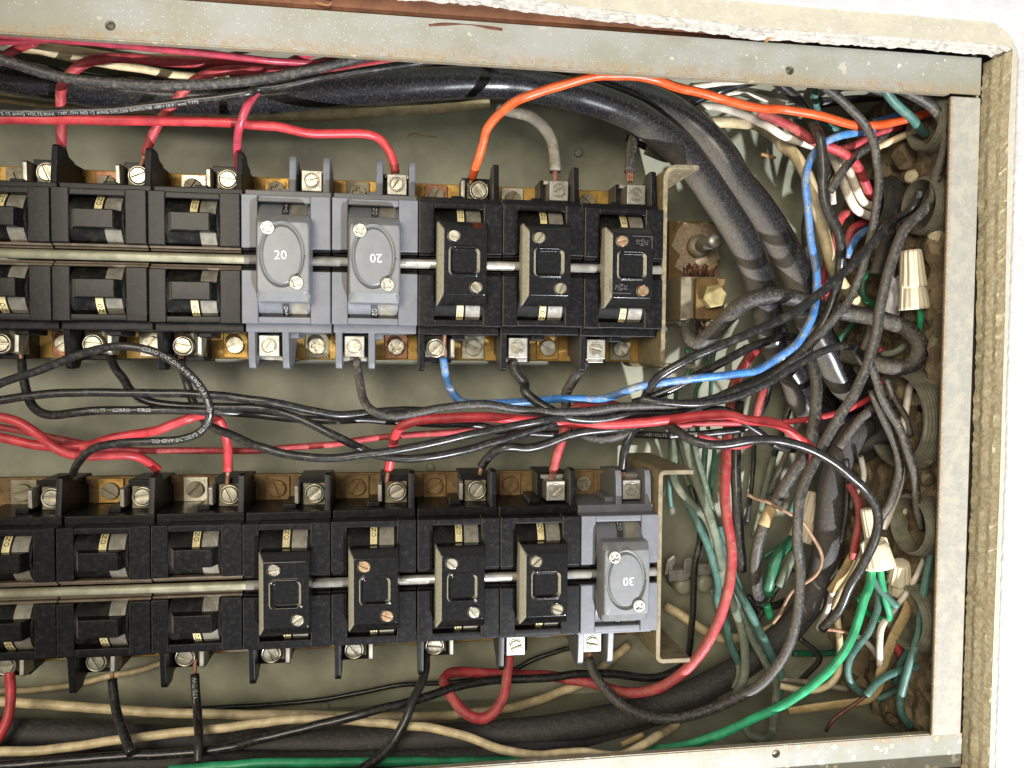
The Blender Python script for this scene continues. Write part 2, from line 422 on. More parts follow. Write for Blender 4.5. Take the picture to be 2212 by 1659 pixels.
M['wallb'] = plaster('old_beige_paint', lin(176, 170, 152), lin(166, 161, 145), lin(190, 186, 176), 70, 0.6, 0.55)
M['edge'] = plaster('broken_plaster_edge', lin(240, 230, 198), lin(206, 184, 138), lin(250, 247, 238), 500, 0.8, 0.9)
M['edget'] = plaster('pale_plaster_edge', lin(206, 200, 190), lin(188, 180, 168), lin(216, 211, 203), 300, 1.0, 0.9)
M['rubble'] = rubble_mat()
M['cavity'] = plaster('dark_cavity_filler', lin(58, 50, 44), lin(40, 36, 34), lin(80, 66, 52), 100, 0.6, 0.95)

# ------------------------------------------------------------------ wall and its cut opening
XL = -540.0                                 # everything runs on past the left border of the picture
def wall_edge(pts, inward, name, mat, parent, k=1.0):
    """rough cut face of the plaster along a polyline (x, z), from the wall face (y=-12) back to y=5."""
    mb = MB(); prof = [(-12.0, 0.0), (-11.2, -0.15), (-8, 0.5), (-4.5, -0.3), (-1, 0.4), (2, -0.2), (5, 0.3)]
    prof = [((y + 12) * k - 12, o) for y, o in prof]
    path3 = []
    for (a, b) in zip(pts, pts[1:]):
        n = int(max(2, math.dist(a, b) / 1.6))
        path3 += [(a[0] + (b[0] - a[0]) * k / n, a[1] + (b[1] - a[1]) * k / n) for k in range(n)]
    path3.append(pts[-1])
    v = []; f = []; K = len(prof)
    for (x, z) in path3:
        for j, (y, o) in enumerate(prof):
            nz = noise.noise(Vector((x * .2, y * .3, z * .2))) * 0.7 + noise.noise(Vector((x * .6, y * .8, z * .6))) * 0.55 + noise.noise(Vector((x * 1.7, y * 1.9, z * 1.7))) * 0.4
            if j == 0: nz *= 0.25
            v.append((x + inward[0] * (o + nz), y, z + inward[1] * (o + nz)))
    for i in range(len(path3) - 1):
        for j in range(K - 1):
            f.append((i * K + j, i * K + j + 1, (i + 1) * K + j + 1, (i + 1) * K + j))
    mb.add(v, f, False)
    return obj(name, mb.mesh(name), mat, parent)
TOPE = [(XL, 324), (-300, 323.5), (-215, 322.6), (-170, 320.2), (-118, 318.6), (-108, 317.8), (-106, 317.2), (-60, 317.6), (0, 317.9), (17, 317.8), (21.0, 316.4)]
RIGE = [(21.0, 316.4), (20.2, 280), (21.6, 200), (21.8, 120), (21.2, 40), (21.4, -21)]
BOTE = [(21.4, -21), (-100, -21.5), (-250, -22.5), (XL, -22)]
wall = obj('wall', MB().add([(p[0], -12, p[1]) for p in TOPE] + [(p[0], -12, 420) for p in TOPE], [(i, i + 1, len(TOPE) + i + 1, len(TOPE) + i) for i in range(len(TOPE) - 1)])
           .add([(p[0], -12, p[1]) for p in RIGE] + [(140, -12, p[1]) for p in RIGE], [(i, i + 1, len(RIGE) + i + 1, len(RIGE) + i) for i in range(len(RIGE) - 1)])
           .add([(21.0, -12, 316.4), (140, -12, 316.4), (140, -12, 420), (21, -12, 420)], [(0, 1, 2, 3)])
           .add([(XL, -12, -22.5), (140, -12, -20.6), (140, -12, -120), (XL, -12, -120)], [(0, 1, 2, 3)]).mesh('wall'), M['wallb'])
tag(wall, 'painted plaster wall around the panel opening', kind='structure')
wall_edge(TOPE, (0, -1), 'plaster_edge', M['edget'], wall, 0.6)
wall_edge(RIGE, (-1, 0), 'plaster_edge', M['edge'], wall)
wall_edge(BOTE, (0, 1), 'plaster_edge', M['edget'], wall)
# the newer white coat stops short of the opening, with a rounded corner, and has a little thickness
inner = []
for i in range(0, 61):
    x = XL + (8 - XL) * i / 60; inner.append((x, 327.6 + max(0, (-60 - x)) * 0.006))
for i in range(1, 9):
    a = math.pi / 2 * (1 - i / 9); inner.append((8 + 15.2 * math.cos(a), 312.4 + 15.2 * math.sin(a)))
for i in range(0, 61):
    z = 312 - (312 + 120) * i / 60; inner.append((23.2 + (0.8 if z < 150 else 0.4), z))
mb = MB(); v = []; f = []
dense = []
for a, b in zip(inner, inner[1:]):
    n = max(1, int(math.dist(a, b) / 1.2))
    dense += [(a[0] + (b[0] - a[0]) * k / n, a[1] + (b[1] - a[1]) * k / n) for k in range(n)]
dense.append(inner[-1])
for i, (x, z) in enumerate(dense):
    j = noise.noise(Vector((x * .3, z * .3, 0))) * 0.55 + noise.noise(Vector((x * 1.3, z * 1.3, 4))) * 0.35
    corner = Vector((23, 327)); d = Vector((x - 8, z - 312))
    if z > 327: nx, nz = 0, 1
    elif x > 23: nx, nz = 1, 0
    else: d.normalize(); nx, nz = d
    x += nx * j; z += nz * j
    far = (x, 420) if (x <= 8) else ((140, z) if z < 312 else (140 if nx > nz else x + 60, z + 60 if nx > nz else 420))
    v += [(x, -12.05, z), (x + nx * .25, -12.7, z + nz * .25), (x + nx * 1.4, -12.85, z + nz * 1.4), (far[0], -12.85, far[1])]
for i in range(len(dense) - 1):
    for k in range(3): f.append((i * 4 + k, i * 4 + k + 1, (i + 1) * 4 + k + 1, (i + 1) * 4 + k))
mb.add(v, f, True)
obj('white_paint_coat', mb.mesh('white_paint_coat'), M['wallw'], wall)
# what shows in the slot between plaster and box: a brown lath over the top and dark blocks added against stray background light
lath = obj('wood_lath', MB().box(XL, -70, 2.5, 5.3, 318.0, 350).mesh('wood_lath', 0.6), M['wood'])
tag(lath, 'brown wooden lath showing in the slot between the top rim and the broken plaster', 'wood lath')
cav = obj('cavity_filler', MB().box(XL, 60, 5.5, 60, 317.2, 360).box(16.9, 60, 6.5, 60, -16.9, 317.1).box(XL, 60, 5.5, 60, -60, -17.0).mesh('cavity_filler'), M['cavity'])
tag(cav, 'dark blocks added to fill the cavity between the wall and the box', kind='structure')

# ------------------------------------------------------------------ the steel box
box = empty('panel_box', (-200, 0, 0))
BX = Vector((-200, 0, 0))
def bpart(name, mb, mat, bevel=0.0, seg=2):
    o = obj(name, mb.mesh(name, bevel, seg), mat, box)
    o.matrix_parent_inverse = Matrix.Translation(-BX * S); return o
tag(box, 'grey steel electrical panel box with a speckled rim, let into the wall', 'panel box')
bpart('back_plate', MB().box(XL, 16.4, 98, 99.5, -16.6, 317), M['back'])
bpart('top_wall', MB().box(XL, 15.4, 1.6, 97.9, 315.3, 316.5), M['back'])
bpart('bottom_wall', MB().box(XL, 16.6, 1.9, 97.9, -16.3, -15.1), M['back'])
bpart('end_wall', MB().box(14.8, 16.0, 1.7, 97.9, -15.0, 315.2), M['back'])
bpart('far_end_wall', MB().box(XL - 1.3, XL - .1, 1.7, 97.9, -15.0, 315.2), M['back'])
def holed_strip(x0, x1, z0, z1, y0, y1, holes):
    bm = bmesh.new()
    def loop(pts):
        vs = [bm.verts.new((p[0], y0, p[1])) for p in pts]
        for i in range(len(vs)): bm.edges.new((vs[i], vs[(i + 1) % len(vs)]))
    outer = []
    for a, b in (((x0, z0), (x1, z0)), ((x1, z0), (x1, z1)), ((x1, z1), (x0, z1)), ((x0, z1), (x0, z0))):
        n = max(1, int(math.dist(a, b) / 12)); outer += [(a[0] + (b[0] - a[0]) * k / n, a[1] + (b[1] - a[1]) * k / n) for k in range(n)]
    loop(outer)
    for (hx, hz, r) in holes: loop([(hx + r * math.cos(2 * math.pi * k / 18), hz + r * math.sin(2 * math.pi * k / 18)) for k in range(18)])
    bmesh.ops.triangle_fill(bm, use_beauty=True, use_dissolve=False, edges=bm.edges[:])
    r = bmesh.ops.extrude_face_region(bm, geom=bm.faces[:])
    for g in r['geom']:
        if isinstance(g, bmesh.types.BMVert): g.co.y = y1
    bmesh.ops.recalc_face_normals(bm, faces=bm.faces)
    for vv in bm.verts: vv.co *= S
    me = bpy.data.meshes.new('rim'); bm.to_mesh(me); bm.free(); return me
def hole_at(x, y): p = ray(x, y, 0); return (p.x, p.z, 2.0)
h1, h2, h3 = hole_at(238, 55), hole_at(1706, 152), hole_at(1677, 1629)
for nm, me, mt in (('top_rim', holed_strip(XL, 15.6, 300.0, 316.7, 0, 1.5, [h1, h2]), M['rim']),
                   ('bottom_rim', holed_strip(XL, 16.8, -16.5, -0.3, 0.3, 1.8, [h3]), M['rim']),
                   ('end_rim', MB().box(0.2, 15.4, -0.9, 1.1, -0.1, 298.4).mesh('end_rim', 0.7, 3), M['galv'])):
    o = obj(nm, me, mt, box); o.matrix_parent_inverse = Matrix.Translation(-BX * S)
bpart('top_rim_fold', MB().box(XL, 0.1, 0.3, 3.2, 299.4, 299.95), M['rim'])
bpart('bottom_rim_fold', MB().box(XL, 0.1, 0.6, 3.4, -0.25, 0.3), M['rim'])
for (hx, hz, r) in (h1, h2, h3):
    o = obj('screw_hole', MB().lathe((hx, 1.55, hz), (0, 1, 0), [(0, 1.98), (4, 1.9), (4.2, 0.5)], 16).mesh('screw_hole'), M['oldsteel'], box); o.matrix_parent_inverse = Matrix.Translation(-BX * S)
# rust-brown scratch on the top rim
p = path('a01 1450,210@-0.06 1600,200 1800,205 1950,230 2060,245'); 
obj('rust_scratch', MB().tube(spline(p), lambda t: 0.42 + 0.25 * math.sin(t * 9), 8, 0.1).mesh('rust_scratch'), M['dcopper'], box).matrix_parent_inverse = Matrix.Translation(-BX * S)

for hx, hy in ((702, 1527), (930, 1010), (300, 860), (1250, 330)):
    q = ray(hx, hy, 97.6)
    bpart('back_screw', MB().lathe((q.x, 98, q.z), (0, -1, 0), [(0, 2.6), (1.0, 2.4), (1.5, 1.4)], 18), M['back'])
# packed dirt and broken masonry over the end wall
mb = MB(); v = []; f = []; NY, NZ = 46, 130
for i in range(NY + 1):
    for j in range(NZ + 1):
        y = 3 + 94.5 * i / NY; z = -14.9 + 330 * j / NZ
        q = Vector((y * .045, z * .045, 3.1)); h = 7.0 + 6.0 * noise.noise(q) + 3.4 * noise.noise(q * 2.7) + 1.7 * noise.noise(q * 7) + 0.8 * noise.noise(q * 17)
        edge = min(1, (y - 3) / 14); h = max(0.25, h * edge + 0.2)
        v.append((14.7 - h, y, z))
for i in range(NY):
    for j in range(NZ): a = i * (NZ + 1) + j; f.append((a, a + 1, a + NZ + 2, a + NZ + 1))
mb.add(v, f, True)
tag(obj('rubble', mb.mesh('rubble'), M['rubble']), 'packed brown dirt and crumbled masonry filling the right end of the box', 'rubble', kind='stuff')
def stone_mesh(seed, rx, ry, rz):
    bm = bmesh.new(); bmesh.ops.create_icosphere(bm, subdivisions=2, radius=1.0)
    for vv in bm.verts:
        k = 1 + 0.35 * noise.noise(vv.co * 1.2 + Vector((seed, seed * 2, 0))) + 0.12 * noise.noise(vv.co * 4 + Vector((seed, 0, 0)))
        vv.co = Vector((vv.co.x * rx * k, vv.co.y * ry * k, vv.co.z * rz * k)) * S
    for fc in bm.faces: fc.smooth = True
    me = bpy.data.meshes.new('stone'); bm.to_mesh(me); bm.free(); return me
STN = [('X0 1790,90@40', 9, 'large dark stone behind the black wires in the upper right corner'), ('X0 1960,110@30', 5, 'rusty crumbling stone just right of the large dark stone'),
       ('X0 1830,240@34', 4, 'pale yellowish chip of stone beside the upper grey bushing'), ('X0 1660,210@46', 4, 'small reddish brick chip by the black wire in the upper right'),
       ('X0 2000,640@16', 5, 'pale plaster lump stuck beside the end rim above the tan wire nut'), ('X0 1800,700@34', 6, 'brown stone behind the tip of the upper tan wire nut'),
       ('X1 1960,700@16', 4.5, 'cream plaster chip below the dark conduit opening'), ('X1 1830,900@32', 5, 'brown crumb of masonry right of the white wire'),
       ('X1 1940,860@18', 4, 'ochre crumb against the end rim below the dark conduit opening'), ('X1 1780,1070@34', 4, 'tiny pale chip between the black wire ends'),
       ('X2 1660,1250@46', 5, 'brown stone low in the right corner by the tan sheath'), ('X2 1700,1330@34', 4, 'gritty brown lump at the bottom right corner')]
for i, (s, r, lab) in enumerate(STN):
    r *= 0.8
    p = path(s + ' ' + s.split()[1])[0]
    o = obj('stone', stone_mesh(i * 3.7, r * .8, r * (0.9 + .2 * (i % 3)), r * (1.1 - .15 * (i % 2))), M['rubble'] if i not in (2, 4, 6, 9) else M['edge']); o.location = p * S
    tag(o, lab, 'stone', 'stones in the rubble')
# conduit bushings let into the end wall
def bushing(y, z, r, x, mat, lab, dark=True):
    b = empty('conduit_bushing', (x, y, z)); tag(b, lab, 'bushing', 'conduit bushings on the end wall')
    prof = [(0, r * 1.12)]
    for k in range(6): prof += [(1.0 + k * 1.5, r * (1.13 - .012 * k)), (1.9 + k * 1.5, r * (1.13 - .012 * k)), (2.0 + k * 1.5, r * (1.07 - .012 * k)), (2.4 + k * 1.5, r * (1.07 - .012 * k))]
    prof += [(10.6, r * 1.02), (10.8, r * .96), (8, r * .93), (1, r * .92)]
    obj('ribbed_collar', MB().lathe((0, 0, 0), (-1, 0, 0), prof, 40, smooth=False).mesh('ribbed_collar'), mat, b)
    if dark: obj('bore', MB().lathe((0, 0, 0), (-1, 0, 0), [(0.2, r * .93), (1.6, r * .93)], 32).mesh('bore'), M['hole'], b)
def on_end(x, y, X):
    for k in range(0, 1000):
        q = ray(x, y, k * .1)
        if q.x > X and k > 0: continue
        return q
    return q
def bush_px(x, y, X, r, mat, lab, dark=True):
    lo, hi = 0.0, 97.0
    for _ in range(40):
        m = (lo + hi) / 2
        if ray(x, y, m).x < X: lo = m
        else: hi = m
    q = ray(x, y, lo); bushing(max(q.y, r * 1.2 + 3), q.z, r, X + 3, mat, lab, dark)
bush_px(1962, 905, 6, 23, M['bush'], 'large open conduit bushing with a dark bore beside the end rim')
bush_px(2035, 440, 7, 13, M['bush'], 'small ribbed bushing by the end rim below the teal wire', False)
bush_px(2040, 262, 7, 12, M['bush'], 'small ribbed bushing in the top right corner behind the rim', False)
bush_px(1905, 445, 4, 14, M['bushk'], 'ribbed grey bushing deep in the box beside the pale wire curls', False)
bush_px(1845, 900, 2, 23, M['bushk'], 'dark bushing taking the thick black cables')
bush_px(2015, 1140, 7, 14, M['bush'], 'ribbed bushing by the end rim below the large open bore', False)
bush_px(1998, 1340, 7, 15, M['bush'], 'ribbed bushing by the end rim behind the lower teal wires', False)

# ------------------------------------------------------------------ circuit breakers
F = 23.6; PITCH = 38.1; X0 = -393.5; ROWZ = (218.8, 75.16)
def colx(i): return X0 + PITCH * (i - 1) + PITCH / 2
RX = Matrix.Rotation(math.pi, 4, 'Y')
def screw(r, h=1.6, slot=0.9, ang=0.0, phillips=False, dome=0.35):
    """slotted or cross head facing -Y, origin at the underside."""
    mb = MB(); n = 24; s = slot / 2
    cuts = [0.0, math.pi / 2] if phillips else [0.0]
    mb.lathe((0, 0, 0), (0, -1, 0), [(0, r), (h * .55, r)], n, smooth=False)
    def sect(a0, a1):
        pts = []
        for k in range(9):
            a = a0 + (a1 - a0) * k / 8; pts.append((math.cos(a) * r * .99, math.sin(a) * r * .99))
        return pts
    if phillips:
        # full rim ring plus four raised quadrants
        for q in range(4):
            a0 = q * math.pi / 2; inner_c = (math.cos(a0 + math.pi / 4) * s * 1.42, math.sin(a0 + math.pi / 4) * s * 1.42)
            e = math.asin(min(0.9, s / r)); arc = sect(a0 + e, a0 + math.pi / 2 - e)
            mb.prism([inner_c] + arc, 'y', -h * .5, -h)
        mb.lathe((0, 0, 0), (0, -1, 0), [(h * .5, r), (h * .98, r * .97), (h, r * .62), (h * .5, r * .6)], n)
    else:
        e = math.asin(s / r)
        for a0 in (e, math.pi + e): mb.prism(sect(a0, a0 + math.pi - 2 * e), 'y', -h * .5, -h)
    c, sn = math.cos(ang), math.sin(ang)
    mb.v = [Vector((p.x * c - p.z * sn, p.y - (0 if (p.x ** 2 + p.z ** 2) > (r * .8) ** 2 else 0), p.x * sn + p.z * c)) for p in mb.v]
    return mb
SCREWS = {}
def screw_mesh(r, h, slot, ang, ph=False):
    k = (r, h, slot, round(ang, 2), ph)
    return cached(('screw',) + k, lambda: screw(r, h, slot, ang, ph).mesh('screw', 0.18, 1))
def housing_mesh(grey, flip):
    mb = MB(); wl, wr = (-11.85, 10.25) if not flip else (-10.25, 11.85)
    mb.box(-18.8, wl, 0, 20, 4.8, 27.9); mb.box(wr, 18.8, 0, 20, 4.8, 27.9)
    mb.box(wl - .05, wr + .05, 0.5, 20, 24.8, 27.7)
    mb.box(-18.7, 18.7, 11.5, 46, 2.2, 27.6); mb.box(-18.6, 18.6, 8, 46, 27.5, 31.4)
    mb.box(2.0, 17.0, 24.5, 46, 31.2, 44.5)
    mb.box(-3.5, 2.2, 15, 34, 31.2, 33.8)
    mb.box(-18.5, 18.5, 46, 74, 3, 30.5)
    return mb.mesh('housing', 0.45)
def fin_mesh(grey):
    mb = MB(); w = 1.4 if not grey else 1.5
    mb.prism([(8, 27.6), (10.5, 47.6), (12, 48.4), (19, 48.2), (21.5, 45.2), (27, 44.4), (30, 41), (44, 40), (44, 27.6)] if not grey else
             [(8, 27.6), (9.5, 44), (11, 47.5), (16, 48), (26, 46), (34, 42), (44, 41), (44, 27.6)], 'x', -w, w)
    return mb.mesh('barrier_fin', 0.4)
def drum_pts(x0, x1, z0, z1, R=12.0, zc=14.9, yc=11.0, n=8):
    a0, a1 = math.asin((z0 - zc) / R), math.asin((z1 - zc) / R); v = []; f = []
    for k in range(n + 1):
        a = a0 + (a1 - a0) * k / n
        for x in (x0, x1): v.append((x, yc - R * math.cos(a), zc + R * math.sin(a)))
    for k in range(n): f.append((2 * k, 2 * k + 1, 2 * k + 3, 2 * k + 2))
    return v, f
def drum_mesh(nm, x0, x1, R, z0=4.9, z1=24.9):
    mb = MB(); v, f = drum_pts(x0, x1, z0, z1, R); mb.add(v, f, True)
    v2, f2 = drum_pts(x0, x1, z0, z1, R - 1.0); o = len(v2)
    n = len(v) // 2
    for s in (0, 1): mb.add([v[2 * k + s] for k in range(n)] + [v2[2 * k + s] for k in range(n)], [(k, k + 1, n + k + 1, n + k) for k in range(n - 1)])
    return mb.mesh(nm)
def stacked_text(s, size, dx, zc=22.3, R=12.38):
    vs, fs = text_verts(s, size, 1.0); a = math.asin((zc - 14.9) / 12.0)
    out = []
    for q in vs:
        x, u = -q.x + dx, -q.y
        out.append((x, 11.0 - R * math.cos(a) + u * math.sin(a) - 0.02, 14.9 + R * math.sin(a) + u * math.cos(a)))
    return MB().add(out, fs).mesh('printed_text')
def half(parent, grey, clamp, flip, label, cover, angs, busp=None):
    """one pole: housing with its window, drum, label, terminal."""
    R = RX if flip else Matrix.Identity(4)
    body = M['gbody'] if grey else M['bake']
    P = lambda nm, me, mt, par=parent, mat4=R: obj(nm, me, mt, par, mat4)
    P('housing', cached(('hs', grey, flip), lambda: housing_mesh(grey, flip)), body)
    P('ridge', cached('ridge', lambda: MB().box(-18.7, 18.7, 1.6, 12, 3.7, 4.75).box(-18.7, 18.7, 3.2, 12, 2.5, 3.5).mesh('ridge', 0.25)), M['ridge'] if not cover else (M['drum']))
    for fx in ((16.3, 1.6) if grey else (16.9,)):
        P('barrier_fin', cached(('fin', grey), lambda: fin_mesh(grey)), body, parent, R @ Matrix.Translation(Vector((fx, 0, 0)) * S))
    m = lambda a, b: (a, b) if not flip else (-b, -a)
    P('drum', cached(('drum', flip), lambda: drum_mesh('drum', *m(-11.7, 10.1), 12.0)), M['gbody'] if grey else M['drum'])
    P('drum_band', cached(('band', flip), lambda: drum_mesh('drum_band', *m(2.3, 8.8), 12.35)), M['band'])
    lb = P('label_strip', cached(('lab', flip), lambda: drum_mesh('label_strip', *m(-1.7, 1.3), 12.3, 17.5, 24.9)), M['labelk'] if grey else M['labely'])
    P('printed_text', cached(('txt', label, flip), lambda: stacked_text('\n'.join(label), 2.9 if len(label) == 2 else 2.3, 0.2 if flip else -0.2)), M['fade'] if grey else M['ink'], lb, Matrix.Identity(4))
    if not cover:
        def hm():
            mb = MB()
            pp = [(-8.4, -5.5), (7.4, -5.5), (10.0, 1.5), (10.0, 14), (-11.6, 14), (-11.6, 1.5)]
            mb.prism(pp if not flip else [(-a, b) for a, b in pp], 'z', 10.4, 18.4)
            return mb.mesh('handle', 0.5)
        P('handle', cached(('handle', flip), hm), M['handle'])
    if clamp == 'ring':
        P('terminal_plate', cached('tp', lambda: MB().box(4.4, 14.8, 22.6, 24.2, 31.5, 41.8).mesh('terminal_plate', 0.3)), M['oldsteel'])
        P('terminal_tab', cached('tt', lambda: MB().prism([(16.5, 33.2), (16, 41.2), (17.5, 42.2), (26, 42.2), (26, 33)], 'x', 1.2, 3.1).mesh('terminal_tab', 0.3)), M['bright'])
        st = P('terminal_screw', screw_mesh(3.5, 2.0, 0.95, angs[0]), M['steel'], parent, R @ Matrix.Translation(Vector((10.0, 20.2, 37.5)) * S))
        obj('collar_ring', cached('ring', lambda: MB().lathe((0, 0, 0), (0, -1, 0), [(-2.2, 4.6), (-.2, 4.7), (1.2, 4.6), (1.7, 4.2), (1.3, 3.7), (-.4, 3.55), (-2, 3.5)], 28).mesh('collar_ring')), M['steel'], st)
    elif clamp == 'lug':
        lg = P('terminal_lug', cached('lug', lambda: MB().box(4.9, 14.1, 13.5, 25, 32.6, 42.2).mesh('terminal_lug', 0.45)), M['bright'])
        obj('lug_rim', cached('lugrim', lambda: MB().lathe((9.5, 13.6, 37.5), (0, -1, 0), [(-1, 3.5), (0.35, 3.45), (0.45, 3.1), (0.1, 2.95), (-1, 2.9)], 24).mesh('lug_rim')), M['bright'], lg)
        obj('lug_screw', screw_mesh(2.75, 1.5, 0.85, angs[0]), M['steel'], lg, Matrix.Translation(Vector((9.5, 14.2, 37.5)) * S))
        P('lug_foot', cached('lf', lambda: MB().box(3.6, 15.0, 22.0, 25.5, 42.0, 44.0).mesh('lug_foot', 0.3)), M['bright'])
def rounded_rect(cx, cz, hx, hz, r, n=6):
    out = []
    for sx, sz, a0 in ((1, 1, 0), (-1, 1, math.pi / 2), (-1, -1, math.pi), (1, -1, 1.5 * math.pi)):
        for k in range(n + 1):
            a = a0 + math.pi / 2 * k / n; out.append((cx + sx * (hx - r) + r * math.cos(a), cz + sz * (hz - r) + r * math.sin(a)))
    return out
def loft(loops, cap=True):
    """loops: list of (y, [(x,z)...]) with equal counts."""
    n = len(loops[0][1]); v = []; f = []
    for y, l in loops: v += [(p[0], y, p[1]) for p in l]
    for j in range(len(loops) - 1):
        for k in range(n): f.append((j * n + k, j * n + (k + 1) % n, (j + 1) * n + (k + 1) % n, (j + 1) * n + k))
    if cap: f.append(tuple((len(loops) - 1) * n + k for k in range(n)))
    mb = MB(); mb.add(v, f, False); return mb
def cover_black():
    rr = rounded_rect
    L = [(1.0, rr(0.2, -0.3, 11.3, 18.6, 0.8)), (-5.6, rr(0.2, -0.3, 11.2, 18.5, 0.8)), (-6.2, rr(0.2, -0.3, 11.0, 18.2, 0.9)), (-9.7, rr(0.9, 0.1, 9.7, 14.7, 1.1)), (-10.0, rr(0.9, 0.1, 9.3, 14.3, 1.1)),
         (-10.0, rr(1.0, 0.4, 7.1, 6.7, 2.4)), (-10.5, rr(1.0, 0.4, 6.7, 6.3, 2.3)), (-10.5, rr(1.0, 0.4, 6.3, 5.9, 2.2)), (-9.1, rr(1.0, 0.4, 5.4, 5.0, 1.8))]
    return loft(L).mesh('cover', 0.16, 2)
def cover_grey():
    A = [2 * math.pi * k / 72 for k in range(72)]
    def sup(cx, cz, hx, hz, n):
        out = []
        for a in A:
            c, q = math.cos(a), math.sin(a); r = (abs(c / hx) ** n + abs(q / hz) ** n) ** (-1.0 / n); out.append((cx + r * c, cz + r * q))
        return out
    def ell(a, b, cx=-0.4, cz=0.9): return sup(cx, cz, a, b, 2)
    L = [(1.0, sup(-0.2, -0.3, 11.4, 18.8, 24)), (-6.6, sup(-0.2, -0.3, 11.3, 18.7, 24)), (-7.4, sup(-0.2, -0.3, 11.0, 18.3, 20)), (-9.4, sup(0.0, -0.1, 10.7, 15.3, 18)), (-9.8, sup(0, -0.1, 10.2, 14.7, 18)),
         (-9.85, ell(9.6, 14.0)), (-9.55, ell(9.3, 13.7)), (-8.7, ell(8.9, 13.2)), (-8.6, ell(8.4, 12.7)), (-9.5, ell(8.0, 12.2)), (-9.8, ell(7.6, 11.7)), (-9.85, ell(4, 6))]
    return loft(L).mesh('cover', 0.3, 2)
def ellipse_rim():
    mb = MB(); pts = [Vector((-0.4 + 9.6 * math.cos(a), -9.75, 0.9 + 14.0 * math.sin(a))) for a in [2 * math.pi * k / 64 for k in range(65)]]
    mb.tube(pts, 0.3, 8)
    return mb.mesh('dial_rim')
def flat_text(s, size, cx, cz, y, rot):
    vs, fs = text_verts(s, size, 1.0); c, sn = math.cos(rot), math.sin(rot)
    return MB().add([(cx + q.x * c - q.y * sn, y, cz + q.x * sn + q.y * c) for q in vs], fs).mesh('printed_number')
ROWN = ('upper', 'lower')
ORD = ['leftmost', 'second', 'third', 'fourth', 'fifth', 'sixth', 'seventh', 'eighth']
rnd = random.Random(3)
def jitter(o):
    o.location += Vector((rnd.uniform(-.12, .12), rnd.uniform(-.35, .35), rnd.uniform(-.3, .3))) * S
    o.rotation_euler = (rnd.uniform(-.006, .006), rnd.uniform(-.004, .004), rnd.uniform(-.008, .008))
